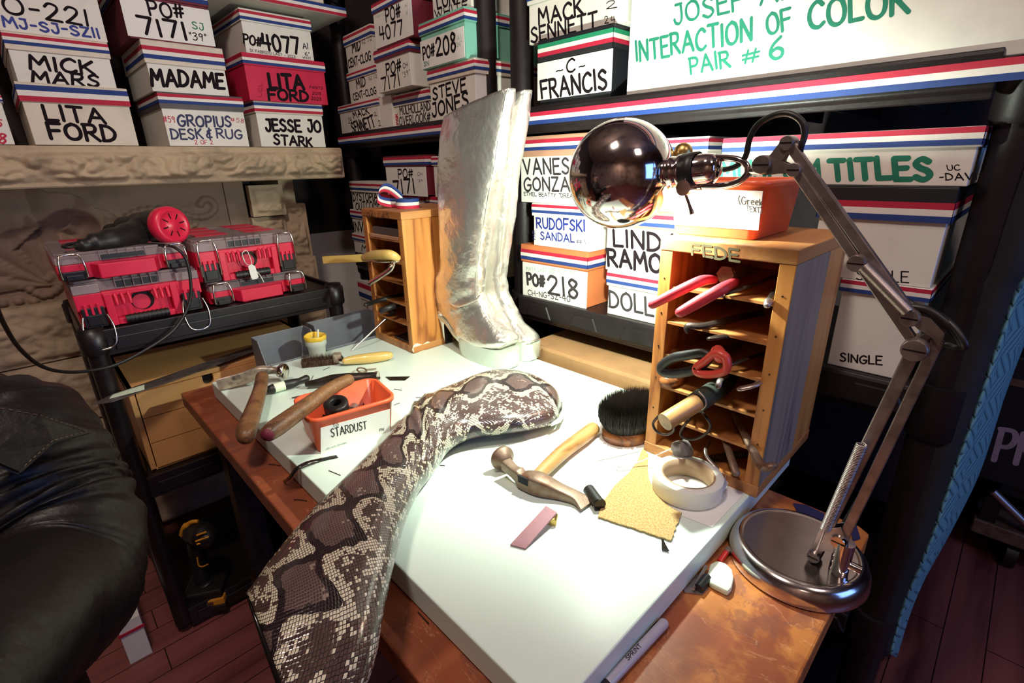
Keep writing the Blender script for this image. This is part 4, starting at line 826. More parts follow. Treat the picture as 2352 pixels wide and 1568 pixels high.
# ================================================================== SILVER PLATFORM BOOTS
PAIRS = [((1025,272),(1176,202)), ((1018,325),(1167,262)), ((1015,400),(1149,380)), ((1017,480),(1131,472)), ((1020,560),(1116,558)), ((1021,605),(1109,608)), ((1012,630),(1105,640)), ((1003,655),(1104,662)), ((1001,690),(1106,680)),
         ((1011,712),(1112,694)), ((1029,724),(1121,712)), ((1048,746),(1134,733)), ((1064,772),(1149,750)), ((1092,788),(1164,764)), ((1130,794),(1173,775)), ((1158,797),(1178,783))]
WID = [.024, .033, .040, .041, .039, .037, .035, .034, .034, .033, .033, .034, .037, .040, .038, .024]
F2 = [(1215,206), (1206,268), (1188,380), (1174,475), (1164,560), (1160,608), (1158,640), (1160,662), (1164,680), (1172,696), (1182,716), (1194,738), (1206,752), (1217,763), (1224,773), (1228,781)]
def platform_boot(label, X0, second=False):
    B, Fp = [], []
    for i, (b, f) in enumerate(PAIRS):
        pb, pf = onx(*b, .778), onx(*f, .778)
        if second:
            q = onx(*F2[i], X0); dz = .0; pb = Vector((X0, q.y+(pb.y-pf.y), pb.z+(q.z-pf.z))); pf = q
            q.z = min(q.z, 1.42)
        B.append(Vector((0, pb.y, pb.z))); Fp.append(Vector((0, pf.y, pf.z)))
    Y0 = (B[0].y+Fp[0].y)/2; org = Vector((X0, B[9].y-.06, BT)); r = thing('platform_boot', label, 'boot', org, 0, 'silver platform boots')
    rings = []; n = 40; M_ = 4
    # interpolate sections
    idx = [i/M_ for i in range((len(PAIRS)-1)*M_+1)]
    sB, sF = smooth(B, M_), smooth(Fp, M_); sW = smooth([(w, 0, 0) for w in WID], M_)
    for k, (b, f, w) in enumerate(zip(sB, sF, sW)):
        c = (b+f)/2; a = (f-b)/2; ring = []; foot = k/M_ > 9.5
        for j in range(n):
            t = 2*math.pi*j/n; ca, sa = math.cos(t), math.sin(t)
            ex = .8 if not foot else .75
            x = math.copysign(abs(sa)**ex, sa)*w.x; q = c + a*math.copysign(abs(ca)**(.9), ca)
            if foot and ca < 0: x *= 1+.12*(-ca)
            p = Vector((x, q.y, q.z))
            o9 = 9 if second else 0; wr = .0050*noise.noise(Vector((x*14+o9, p.y*14, p.z*10)))+.0030*noise.noise(Vector((x*34, p.y*32+o9, p.z*30)))+.0010*noise.noise(Vector((x*80, p.y*70, p.z*90)))
            if 5 < k/M_ < 10.5: wr += .0020*(.4+noise.noise(p*12+Vector((o9,0,0))))*math.sin(p.z*170+p.y*110+5*noise.noise(p*9+Vector((o9,1,0))))
            nrm = Vector((sa, ca*a.y/max(a.length, .001), 0)); p += nrm*wr
            ring.append(p-Vector((0, org.y, org.z)))
        rings.append(ring)
    m = MB(); m.loft(rings, 0, True, False)
    m.add(rings[-1], [tuple(range(n))], 0, False); s = m.build('upper', 'silver_leather', r)
    q = s.modifiers.new('thick', 'SOLIDIFY'); q.thickness = .0018; q.offset = -1
    # seam piping along the side and up the front
    for off, sd in ((.96, -1),):
        pts = []
        for k in range(0, len(rings)-M_*2 if off > .9 else M_*9, 2):
            t = math.acos(max(-1, min(1, off))); j = (n*t/(2*math.pi))*sd % n; pts.append(Vector(rings[k][int(j) % n])*1.0+Vector((-.0006, 0, 0)))
        MB().tube(pts, .0019, 8).build('seam', 'silver_leather', s)
    # platform sole
    yb, yf = sB[-M_*3].y+.022, sF[-1].y; yb = sB[M_*12].y+.004
    sec = []
    for z, g0, g1 in ((0, .004, -.006), (.004, 0, -.001), (.036, -.004, .002), (.047, -.008, .003)):
        o_ = []
        L_ = yb-g0-(yf-.004-g1); cy = (yb-g0+yf-.004-g1)/2
        for j in range(36):
            t = 2*math.pi*j/36; ca, sa = math.cos(t), math.sin(t)
            y = cy-L_/2*math.copysign(abs(ca)**.8, ca); wd = .041 if ca > -.3 else .041-.010*(-ca-.3)
            o_.append((math.copysign(abs(sa)**.7, sa)*wd, y-org.y, z+(.004*max(0, ca-.6) if z < .01 else 0)))
        sec.append(o_)
    m = MB(); m.loft([list(reversed(o_)) for o_ in sec], 0, True, True); pl = m.build('platform_sole', 'silver_sole', r)
    # shank from platform to heel
    m = MB(); P_ = [(p.y-org.y, p.z-org.z) for p in (sB[M_*9+2], sB[M_*10+2], sB[M_*11+2], sB[M_*12+2])]
    m.loft([[( -.026, y, z-.008), (.026, y, z-.008), (.027, y+.002, z+.004), (-.027, y+.002, z+.004)] for y, z in P_], 0, False, True); m.build('shank', 'silver_sole', r)
    # heel
    zt_ = sB[M_*9].z-org.z+.006; y9 = sB[M_*9].y-org.y
    hb = []
    for z, ya, yb_, w_ in ((0, .003, -.024, .0135), (.006, .003, -.025, .014), (.05, .004, -.028, .017), (zt_-.02, .003, -.038, .024), (zt_+.002, .003, -.050, .027)):
        hb.append([(w_*math.sin(t), y9+(ya+yb_)/2+(ya-yb_)/2*math.cos(t), z) for t in [2*math.pi*j/24 for j in range(24)]])
    m = MB(); m.loft([list(reversed(q)) for q in hb], 0, True, True); h_ = m.build('heel', 'silver_leather', r)
    m = MB(); m.loft([[(-w_*.62, y9+yb_+.012, z), (w_, y9+yb_+.012, z), (w_*.95, y9+yb_-.0015, z), (-w_*.62, y9+yb_-.0015, z)] for z, ya, yb_, w_ in ((.002, 0, -.024, .014), (.05, 0, -.028, .0173), (zt_-.02, 0, -.038, .0243))], 0, False, True); m.build('heel_breast', 'heel_black', h_)
    return r
platform_boot('silver platform boot nearer the camera, black inner heel visible', .780)
b1 = [o for o in COL.objects if o.name == 'platform_boot'][0]
q_ = [(1013,611,.775), (1015,632,.766), (1021,656,.757), (1028,680,.751), (1036,697,.747), (1048,704,.745), (1070,699,.745), (1090,690,.748), (1103,681,.757), (1108,674,.770)]
MB().tube(smooth([onx(x, y, X)-b1.location+Vector((-.0005,0,0)) for x, y, X in q_], 5), .0022, 8).build('heel_piping', 'silver_leather', b1)
platform_boot('silver platform boot partly hidden behind the other silver one', .852, True)
# ================================================================== SNAKESKIN BOOT
UP = [(1288,925),(1272,899),(1222,870),(1168,859),(1110,870),(1055,893),(1005,913),(958,935),(930,975),(893,1015),(805,1098),(705,1200),(622,1297),(592,1338),(567,1372)]
LO = [(1289,938),(1274,962),(1228,974),(1165,984),(1095,991),(1052,1004),(1025,1026),(1002,1062),(984,1085),(962,1115),(932,1185),(908,1275),(884,1385),(850,1545),(722,1790)]
HT = [.010,.024,.032,.035,.036,.037,.038,.039,.038,.036,.034,.034,.034,.034,.034]
ZC = [BT+.024,BT+.030,BT+.034,BT+.037,BT+.038,BT+.039,BT+.040,BT+.041,BT+.041,BT+.041,BT+.043,BT+.047,BT+.048,BT+.046,BT+.044]
sn = thing('snakeskin_boot', 'unfinished python-print boot lying on its side, shaft hanging off the board', 'boot', (.4, .62, BT))
U_ = [onz(*p, z) for p, z in zip(UP, ZC)]; D_ = [onz(*p, z) for p, z in zip(LO, ZC)]
M_ = 5; sU, sD, sH = smooth(U_, M_), smooth(D_, M_), smooth([(h, 0, 0) for h in HT], M_)
n = 48; rings = []; uvs = []; v_ = 0; pc = None; org = Vector((.4, .62, BT))
for k, (a, b, h) in enumerate(zip(sU, sD, sH)):
    c = (a+b)/2; hw = (a-b)/2
    if pc is not None: v_ += (c-pc).length
    pc = c; ring = []; ruv = []; per = 0; prev = None
    for j in range(n+1):
        t = 2*math.pi*j/n; ca, sa = math.cos(t), math.sin(t)
        p = c + hw*math.copysign(abs(ca)**.92, ca) + Vector((0, 0, 1))*h.x*math.copysign(abs(sa)**.9, sa)
        p += Vector((0, 0, 1))*(.0035*noise.noise(Vector((p.x*14, p.y*14, sa))) if sa > 0 else 0)
        p += Vector((0, 0, 1))*(.004*math.exp(-((k/M_-7.2)/1.0)**2)*math.sin(v_*170+ca*3) if sa > 0 else 0)
        if k < len(sU)-12: p.z = max(p.z, BT+.0008)
        if prev is not None: per += (p-prev).length
        prev = p; ring.append(p-org); ruv.append((per, v_))
    half = ruv[n//4][0]
    ruv = [(u-half, v) for u, v in ruv]; rings.append(ring); uvs.append(ruv)
me = bpy.data.meshes.new('boot_upper'); vs = [p for r_ in rings for p in r_]; fs = [(i*(n+1)+j, (i+1)*(n+1)+j, (i+1)*(n+1)+j+1, i*(n+1)+j+1) for i in range(len(rings)-1) for j in range(n)]
me.from_pydata(vs, [], fs); ul = me.uv_layers.new(name='UVMap'); fu = [q for r_ in uvs for q in r_]
for lp in me.loops: ul.data[lp.index].uv = fu[lp.vertex_index]
me.polygons.foreach_set('use_smooth', [True]*len(fs)); me.materials.append(MATS['python_skin']); me.materials.append(MATS['heel_black'])
so = bpy.data.objects.new('boot_upper', me); COL.objects.link(so); so.parent = sn
q = so.modifiers.new('thick', 'SOLIDIFY'); q.thickness = .0025; q.offset = -1; q.material_offset = 1; q.material_offset_rim = 1
m = MB(); m.loft([rings[0][:-1], [Vector(p)*.6+(org*0+Vector(rings[0][0]))*.4 for p in rings[0][:-1]]], 0, True, True); m.build('toe_cap', 'python_skin', sn)
sp = [Vector(rings[k][int(n*.5) % n])*.5+Vector(rings[k][int(n*.56)])*.5 for k in range(0, 12)]
m = MB(); 
for p_, q_ in zip(sp[:-1], sp[1:]): pass
m.tube([Vector(rings[0][int(n*.04)])+Vector((.004, 0, 0)), Vector(rings[0][int(n*.9)])+Vector((.006, -.001, 0))]+[Vector(rings[k][int(n*.56)])+Vector((.004, -.004, 0)) for k in (1, 4, 7)], [.004, .007, .0075, .006, .003], 12, flat=.6); m.build('sole_edge', 'silver_sole', sn)
# ================================================================== SMALL TOOLS ON THE BOARD
def zz(px, py, z=.81): return onz(px, py, z)
# rusty shoemaker's hammer
r = wthing('shoemaker_hammer', 'rusty shoemaker hammer with short wooden handle in the middle of the board', 'hammer', Vector((.47, .43, BT)))
pts = [zz(1163,1066,.823), zz(1182,1083,.821), zz(1205,1097,.818), zz(1240,1110,.817), zz(1285,1122,.815), zz(1325,1134,.814), zz(1350,1150,.812)]
W_ = [.0095, .0080, .0115, .0145, .0115, .0110, .016]; Hh = [.0095, .0085, .0135, .0150, .0095, .006, .0025]
sp, sw, sh = smooth(pts, 4), smooth([(w, 0, 0) for w in W_], 4), smooth([(w, 0, 0) for w in Hh], 4); rings = []
for i, p in enumerate(sp):
    t = (sp[min(i+1, len(sp)-1)]-sp[max(i-1, 0)]).normalized(); s_ = t.cross(Vector((0, 0, 1))).normalized(); u_ = s_.cross(t)
    z0 = BT+.001+sh[i].x if i > 6 else p.z; c = Vector((p.x, p.y, max(z0, BT+sh[i].x+.001)))-r.location
    rings.append([c+s_*math.copysign(abs(math.cos(a))**.4, math.cos(a))*sw[i].x+u_*math.copysign(abs(math.sin(a))**.4, math.sin(a))*sh[i].x for a in [2*math.pi*j/20 for j in range(20)]])
hd = MB().loft([q for q in rings], 0, True, True).build('head', 'rust_steel', r)
c = zz(1158,1055,.8215); ax_ = (zz(1158,1055,.82)-zz(1190,1085,.82)).normalized()
F_ = frameM(c-r.location, ax_); m = MB(); m.lathe([(0,-.010),(.010,-.010),(.013,-.002),(.0195,.002),(.0205,.005),(.0198,.009),(.016,.0108),(0,.0115)], 28, M=F_); m.build('striking_face', 'rust_steel', hd)
m = MB(); e = zz(1203,1102,.822)-r.location; F_ = frameM(e, (-1,-.1,.0), (0,0,1)); m.box(-.006,.006,-.0095,.0095,-.001,.0025, M=F_); m.build('eye', 'dark_cloth', hd)
loc_tube(r, 'handle', 'pale_handle', [zz(1232,1096,.816), zz(1290,1040,.815), zz(1340,1002,.8145), zz(1361,985,.8145)], [.010,.0125,.0135,.0128], 18, flat=.95)
def hammer_left():
    r = wthing('hammer', 'polished hammer with broad flat peen and dark wooden handle at the left board edge', 'hammer', Vector((.30, 1.12, BT)))
    A = r.location; P = [onz(500,884,.816), onz(560,868,.822), onz(598,852,.834), onz(625,850,.832), onz(640,852,.830)]
    w_ = [.014,.0145,.012,.008,.007]; t_ = [.003,.004,.010,.008,.007]; rings = []
    P, w_, t_ = smooth(P, 4), smooth([(w, 0, 0) for w in w_], 4), smooth([(w, 0, 0) for w in t_], 4)
    for i, p in enumerate(P):
        t = (P[min(i+1, len(P)-1)]-P[max(i-1, 0)]).normalized(); s_ = t.cross(Vector((0, 0, 1))).normalized(); u_ = s_.cross(t)
        rings.append([p-A+u_*math.copysign(abs(math.cos(a))**.6, math.cos(a))*w_[i].x+s_*math.copysign(abs(math.sin(a))**.6, math.sin(a))*t_[i].x for a in [2*math.pi*j/20 for j in range(20)]])
    hd = MB().loft(rings, 0, True, True).build('head', 'worn_steel', r)
    F_ = frameM(onz(645,853,.830)-A, (onz(665,853,.83)-onz(630,853,.83))); m = MB(); m.lathe([(0,-.006),(.012,-.006),(.0175,0),(.0185,.004),(.0185,.010),(.016,.012),(0,.0125)], 26, M=F_); m.build('striking_face', 'polished_steel', hd)
    loc_tube(r, 'handle', 'handle_wood', [onz(602,866,.834), onz(597,895,.835), onz(583,940,.833), onz(567,985,.831), onz(565,1000,.831)], [.0135,.0135,.0155,.0175,.0155], 20)
hammer_left()
r = wthing('hammer', 'hammer with long black head, its worn wooden handle lying across the orange bin', 'hammer', Vector((.38, .86, BT)))
loc_tube(r, 'head', 'dark_steel', [onz(702,882,.813), onz(730,878,.815), onz(765,872,.818), onz(800,870,.820), onz(835,868,.820), onz(862,867,.820)], [.006,.0085,.0125,.0135,.0125,.0135], 18, rnd=False)
loc_tube(r, 'striking_face', 'polished_steel', [onz(861,867,.820), onz(869,867,.820)], [.0140,.0145], 20, rnd=False)
loc_tube(r, 'handle', 'handle_wood', [onz(800,872,.890), onz(760,892,.892), onz(700,935,.889), onz(640,978,.886), onz(619,993,.886)], [.011,.0125,.0140,.0150,.0135], 20)
MB().ball((0,0,0), .0120, 18).build('painted_tip', 'wine_card', r, loc=tuple(onz(617.5,995,.886)-r.location))
rod('steel_rod', 'thin dark steel rod lying behind the orange bin', 'rod', 'dark_steel', [onz(672,913,.803), onz(838,878,.803)], [.0014,.0014])
r = wthing('marking_punch', 'white plastic punch with black grip ends between the two hammers', 'punch', onz(650,885,BT))
loc_tube(r, 'barrel', 'chalk', [onz(628,892,.8125), onz(655,884,.8125)], .0105, 20, rnd=False); loc_tube(r, 'end_cap', 'rubber', [onz(628,892,.8125), onz(616,895,.8125)], [.0108,.008], 18)
loc_tube(r, 'grip', 'rubber', [onz(655,884,.8125), onz(675,879,.8125), onz(688,874,.812), onz(703,869,.8115)], [.0108,.0098,.0065,.0085], 18)
# wire brush
r = wthing('wire_brush', 'stiff wire brush with yellow wooden handle behind the hammers', 'brush', onz(760,840,BT))
A, B = onz(694,846,BT), onz(772,838,BT); d = (B-A); u_ = d.normalized(); s_ = Vector((-u_.y, u_.x, 0)); o_ = A-r.location; m = MB()
for i in range(1500):
    a, b_ = random.random(), random.random(); p = o_+u_*(a*d.length)+s_*(b_*.026); q = p+Vector((random.uniform(-.0035,.0035), random.uniform(-.0035,.0035), random.uniform(.016,.031)))
    p = p+Vector((0,0,.0005)); e = Vector((random.uniform(-1,1), random.uniform(-1,1), 0)).normalized()*.0005; f_ = e.cross(Vector((0,0,1))); m.add([p-e-f_, p+e-f_, p+f_, q], [(0,1,3),(1,2,3),(2,0,3)])
F_ = Matrix.Translation(o_) @ Matrix((u_, s_, Vector((0,0,1)))).transposed().to_4x4(); m.box(0, d.length, .002, .024, .001, .016, M=F_)
m.build('bristles', 'wire_bristle', r)
MB().box(d.length-.006, d.length+.014, .001, .026, .0035, .026, M=F_).build('ferrule', 'gray_wood', r, bevel=.003)
h0 = B-r.location+u_*.012+s_*.013+Vector((0,0,.014)); 
def hp(px, py): return onz(px, py, .8145)-r.location
MB().tube([h0, hp(786,829), hp(795,828)], [.007,.0085,.007], 14).build('neck', 'polished_steel', r)
MB().tube(smooth([hp(793,829), hp(812,826), hp(850,822), hp(885,817), hp(893,816)], 4), [.008+.0052*math.sin(min(1, i/16+.12)*2.4)**2 for i in range(17)], 20, rnd=True).build('handle', 'handle_yellow', r)
# glue cup
r = wthing('glue_cup', 'translucent plastic cup with yellow glue rim behind the wire brush', 'cup', Vector((.478, 1.228, BT)))
MB().lathe([(0,.001),(.0185,.001),(.0195,.003),(.0225,.034),(.0262,.040),(.0262,.052),(.0258,.053),(.0268,.055),(.0268,.062),(.0258,.062),(.0245,.041),(.0215,.034),(.018,.004),(0,.004)], 36).build('cup', 'frost_plastic', r)
MB().lathe([(0,.012),(.0185,.012),(.0195,.006),(0,.005)], 30).build('glue', 'glue', r)
m = MB(); m.lathe([(.0255,.050),(.0275,.054),(.0278,.062),(.0262,.0645),(.0248,.060),(.0238,.050)], 36); m.v = [(x, y, z+.003*noise.noise(Vector((x*60, y*60, 0)))) for x, y, z in m.v]; m.build('glue_rim', 'glue', r)
MB().tube([(0,0,.012),(.012,.004,.075)], .0022, 8).build('stirring_stick', 'thread_white', r)
# parts bins at the back-left edge of the bench
def partbin(label, X0, X1, y0, y1, h, m_):
    r = thing('parts_bin', label, 'bin', (X0, y0, .7605)); w = X1-X0; d = y1-y0; t = .003; m = MB()
    m.box(0, w, 0, d, 0, t); m.box(0, w, d-t, d, t, h)
    for x in (0, w-t): m.prism([(0, t), (d-t, t), (d-t, h), (.035, h), (0, h*.42)], x, x+t, M=Matrix(((0,0,1,0),(1,0,0,0),(0,1,0,0),(0,0,0,1))))
    m.box(t, w-t, 0, t, t, h*.42); m.build('bin_shell', m_, r, bevel=.001)
    MB().box(.01, w-.01, -.003, 0, h*.3, h*.42).build('label_lip', m_, r, bevel=.001)
partbin('small open gray parts bin beside the glue cup', .360, .500, 1.268, 1.352, .098, 'gray_plastic')
partbin('second gray parts bin behind the left tool rack', .508, .700, 1.268, 1.352, .104, 'gray_plastic')
# blades, scraps, staples
bl = zp([(885,866),(942,865),(930,874),(896,874)])[::-1]; flat('razor', bl, BT+.0004, 'dark_steel', 'trapezoid utility blade lying behind the orange bin', 'blade', .0008)
r = wthing('leather_strap', 'curled black leather strip hanging over the left board edge', 'strap', onz(700,1070,BT))
pp_ = [onz(775,1048,BT+.002), onz(735,1056,BT+.003), onz(703,1064,BT+.008), onz(680,1078,BT+.004), onz(665,1098,.785), onz(652,1108,.7635)]; m = MB(); vs = []
for i, p in enumerate(smooth(pp_, 5)): vs += [p-r.location+Vector((0,-.003,0)), p-r.location+Vector((0,.0045,.001))]
m.add(vs, [(2*i, 2*i+1, 2*i+3, 2*i+2) for i in range(len(vs)//2-1)], 0, True); o = m.build('strip', 'heel_black', r); q = o.modifiers.new('thick', 'SOLIDIFY'); q.thickness = .0016
for nm, pl, z, lb in (('leather_scrap', [(1008,900),(1012,896),(1030,903),(1050,890),(1073,886),(1074,897),(1045,905),(1020,912)], BT+.0004, 'black leather scrap behind the snakeskin boot'), ('leather_scrap', [(1519,1238),(1524,1240),(1528,1250),(1537,1266),(1520,1262)], BT+.0022, 'small black leather scrap at the cork corner'),):
    flat(nm, zp(pl, z)[::-1], z, 'heel_black', lb, 'scrap', .0012)
r = wthing('copper_ring', 'small dark bent ring with a nail just behind the black hammer head', 'ring', onz(832,857,BT)); F_ = frameM((0,0,.008), (.2,-.3,1))
MB().tube([F_ @ Vector((.011*math.cos(t*.4), .011*math.sin(t*.4), 0)) for t in range(17)], .002, 8).build('band', 'rust_steel', r); MB().tube([(.012,0,.006), (.034,-.008,.004)], .0015, 6).build('nail', 'rust_steel', r)
px_box('metal_block', 'small gray metal block right behind the orange bin', 'block', 'dull_steel', onz(855,886,BT+.0004), .016, .012, .012, .4)
tx = [((868,905),(893,905)), ((905,893),(923,896)), ((955,913),(985,912)), ((880,888),(890,893)), ((755,1080),(782,1091)), ((905,930),(918,925)), ((1010,1068),(1022,1069)), ((742,850),(757,843)), ((720,862),(712,878)), ((733,868),(725,880))]
for i, (a, b_) in enumerate(tx):
    A, B = onz(*a, BT+.0009), onz(*b_, BT+.0009); o = MB().tube([Vector(), B-A], .0006, 6).build('wire_snip', 'dark_steel', None, loc=tuple(A)); tag(o, 'tiny dark wire clipping lying on the white board', 'clipping', 'wire clippings on the board')
for i, (a, b_) in enumerate([((617,1066),(643,1069)), ((675,1147),(705,1150)), ((960,1405),(985,1432))]):
    A, B = onz(*a, .7612), onz(*b_, .7612); o = MB().tube([Vector(), (B-A)*.5+Vector((0,.002,.0)), B-A], .0008, 6).build('staple', 'dark_steel', None, loc=tuple(A)); tag(o, 'bent dark staple on the reddish bench edge '+('left of the black leather strip', 'just below the black leather strip', 'near the snakeskin boot shaft')[i], 'staple', 'staples on the bench edge')
# cork piece, tape, pink strip, black cylinder
pc = [(1476,1030),(1489,1044),(1487,1075),(1491,1103),(1510,1140),(1538,1165),(1566,1179)]
random.seed(3); jag = [(1566+(1540-1566)*t+random.uniform(-2,3), 1179+(1242-1179)*t) for t in [i/14 for i in range(1, 14)]]+[(1540-(1540-1373)*t, 1242-(1242-1187)*t+random.uniform(-1.2,1.2)) for t in [i/22 for i in range(23)]]
pc = pc+jag+[(1376,1178),(1388,1150),(1410,1118),(1445,1086),(1464,1060)]
flat('cork_sheet', zp(pc, BT+.002)[::-1], BT+.0014, 'cork', 'flared piece of cork sheet under the tape roll', 'cork', .0022)
r = thing('masking_tape', 'roll of wide white tape lying on the cork piece', 'tape', (.622, .272, BT+.0042))
MB().lathe([(.0385,0),(.0495,0),(.0500,.001),(.0500,.0265),(.0495,.0275),(.0385,.0275)], 64).build('tape_winding', 'tape_white', r)
MB().lathe([(.0385,.0002),(.0362,.0002),(.0362,.0278),(.0385,.0278)], 64).build('cardboard_core', 'card_core', r)
a_ = math.radians(-70); m = MB(); m.add([(.0502*math.cos(a_+t), .0502*math.sin(a_+t), z) for t in (0,.18) for z in (.001,.0265)]+[(.064,-.032,.010),(.058,-.040,.001)], [(0,2,3,1),(2,4,3),(2,5,4)]); m.build('loose_end', 'tape_white', r)
r = wthing('leather_strip', 'mauve leather strip propped on a small brass tube', 'strip', onz(1215,1215,BT))
Q = [onz(1172,1253,BT+.0006), onz(1207,1262,BT+.0006), onz(1279,1179,BT+.014), onz(1254,1164,BT+.014)]; m = MB(); Q = [p-r.location for p in Q]; m.add(Q+[p+Vector((0,0,.0022)) for p in Q], [(3,2,1,0),(4,5,6,7),(0,1,5,4),(1,2,6,5),(2,3,7,6),(3,0,4,7)]); m.build('strip', 'mauve', r)
b = MB().tube([Vector((-.006,-.004,.006)), Vector((.007,.004,.006))], .0058, 14).build('brass_tube', 'brass', None, loc=tuple(onz(1270,1200,BT))); tag(b, 'small brass tube under the mauve strip', 'tube')
r = wthing('black_barrel', 'ribbed black plastic cylinder at the hammer peen', 'cylinder', onz(1362,1145,BT))
P0, P1 = onz(1352,1124,BT+.0095)-r.location, onz(1376,1157,BT+.0095)-r.location; MB().tube([P0, P1], .0088, 18).build('barrel', 'rubber', r); MB().tube([P1, P1+(P1-P0).normalized()*.003], [.0098,.0095], 12).build('end_ring', 'heel_black', r)
# horsehair brush
r = wthing('shoe_brush', 'round black horsehair brush beside the right tool rack', 'brush', Vector((.716, .430, BT)))
out = [(.066*math.cos(t), .046*math.sin(t)) for t in [2*math.pi*j/40 for j in range(40)]]
m = MB(); m.loft([[(x*s, y*s, z) for x, y in out] for s, z in ((.96,.001),(1,.004),(1,.018),(.94,.022))], 0, True, True); m.build('brush_block', 'brush_wood', r)
m = MB(); random.seed(11)
for i in range(9000):
    t = random.random()*2*math.pi; q = math.sqrt(random.random()); x, y = .060*q*math.cos(t), .041*q*math.sin(t); h_ = random.uniform(.044,.056)*(1-.12*q)
    p = Vector((x, y, .018)); e = Vector((x*1.24+random.uniform(-.003,.003), y*1.26+random.uniform(-.003,.003), .020+h_)); mid = (p+e)/2+Vector((x*.10, y*.10, 0)); w = Vector((random.uniform(-1,1), random.uniform(-1,1), 0)).normalized()*.00045; w2 = Vector((-w.y, w.x, 0))
    m.add([p-w, p+w, mid-w, mid+w, e], [(0,1,3,2),(2,3,4)]); m.add([p-w2, p+w2, mid-w2, mid+w2, e], [(0,1,3,2),(2,3,4)])
m.build('bristles', 'bristle', r)
# on the bench right of the board
def rounded(name, label, cat, pts, z, h, m_, bv=.002):
    P = [onz(*p, z+h) for p in pts]; c = sum((v for v in P), Vector())/len(P); mb = MB(); mb.prism([(p.x-c.x, p.y-c.y) for p in P], 0, h); o = mb.build(name, m_, None, loc=(c.x, c.y, z), bevel=bv); return tag(o, label, cat)
BZ = .7605
rounded('tailors_chalk', 'rounded white chalk block beside the lamp base', 'chalk', [(1632,1293),(1647,1285),(1668,1292),(1682,1306),(1686,1325),(1681,1347),(1672,1357),(1632,1337),(1625,1318)][::-1], BZ, .010, 'chalk', .003)
r = wthing('pencil', 'red pencil with metal tip between board and lamp base', 'pencil', onz(1652,1290,BZ)); P0, P1 = onz(1652,1290,BZ+.004)-r.location, onz(1668,1268,BZ+.004)-r.location
MB().tube([P0, P1], .0038, 6).build('shaft', 'pencil_red', r); MB().tube([P1, P1+(P1-P0).normalized()*.009], .0042, 10).build('ferrule', 'dull_steel', r)
flat('blade_scrap', zp([(1571,1355),(1600,1320),(1620,1345),(1628,1352),(1612,1367),(1572,1362)], BZ)[::-1], BZ+.0003, 'dull_steel', 'flat gray blade scrap against the board side', 'blade', .0015)
b = MB().tube([Vector(), onz(1622,1300,BZ+.008)-onz(1592,1352,BZ+.006)], .0022, 8).build('long_screw', 'dull_steel', None, loc=tuple(onz(1592,1352,BZ+.006))); tag(b, 'long steel screw on the blade scrap', 'screw')
b = MB().tube([Vector(), onz(1625,1325,BZ+.007)-onz(1604,1350,BZ+.007)], .0055, 10).build('black_plug', 'rubber', None, loc=tuple(onz(1604,1350,BZ+.0072))); tag(b, 'short black rubber plug beside the white chalk', 'plug')
r = wthing('marker_pen', 'slim lilac-gray marker pen lying along the board edge', 'pen', onz(1460,1505,BZ))
P0, P1, P2 = [onz(*q, BZ+.0062)-r.location for q in ((1524,1432),(1398,1566),(1340,1628))]
MB().tube([P1, P0], .0058, 20, rnd=True).build('cap', 'pen_plastic', r); MB().tube([P2, P1], .0054, 20).build('barrel', 'rubber', r)
m = MB(); d = (P0-P1); sd = Vector((0,0,1)).cross(d).normalized()
letters(m, 'SPRINT', P1+d*.30-sd*.002+Vector((0,0,.0058)), d*.24, sd*.0044, (0,0,1), .12); m.build('lettering', 'ink_black', r)
flat('tape_strip', zp([(1822,1156),(1830,1176),(1862,1196),(1890,1206),(1893,1180),(1850,1160)], .7606)[::-1], .7606, 'ink_navy', 'dark blue tape strip stuck on the back edge of the bench', 'tape', .001)
flat('tape_strip', zp([(1950,1200),(1962,1196),(1975,1238),(1958,1244)], .7606)[::-1], .7606, 'ink_navy', 'crumpled dark tape scrap beside the lamp stem on the bench corner', 'tape', .003)
# ================================================================== DESK LAMP
XL = .622
def lp(px, py, x=XL): return onx(px, py, x)
lo = Vector((.634, .118, BZ))
lamp = thing('desk_lamp', 'chrome swing-arm desk lamp with big ball head, standing on the bench corner', 'lamp', lo)
MB().lathe([(0,.0),(.082,0),(.0835,.003),(.0825,.014),(.079,.023),(.074,.028),(.069,.0292),(.067,.0280),(.066,.0278),(0,.0278)], 72).build('base', 'base_chrome', lamp)
st = onz(1925,1312,BZ+.028)-lo
stem = MB().tube([st, st+Vector((0,0,.045))], .0105, 24).build('stem', 'chrome', lamp); MB().tube([st+Vector((.0,-.008,.016)), st+Vector((0,-.022,.016))], .0055, 12).build('clamp_screw', 'chrome', stem)
def L3(p): return p-lo
def bar(name, a, b, w=.0065, d=.0045, m_='dull_steel', par=lamp):
    a, b = L3(a), L3(b); F_ = frameM(a, b-a, (1,0,0)); return MB().box(-d, d, -w, w, 0, (b-a).length, M=F_).build(name, m_, par, bevel=.0012)
def screw(name, px, py, r_, x0, x1, m_='dull_steel'):
    p = L3(lp(px, py)); s = MB().tube([p+Vector((x0,0,0)), p+Vector((x0+.002,0,0)), p+Vector((x1,0,0))], [r_*.9, r_, r_], 20).build(name, m_, lamp)
    MB().box(x0-.0004, x0+.0003, -r_*.8, r_*.8, -.0007, .0007, M=Matrix.Translation(p)).build('screw_slot', 'heel_black', s); return s
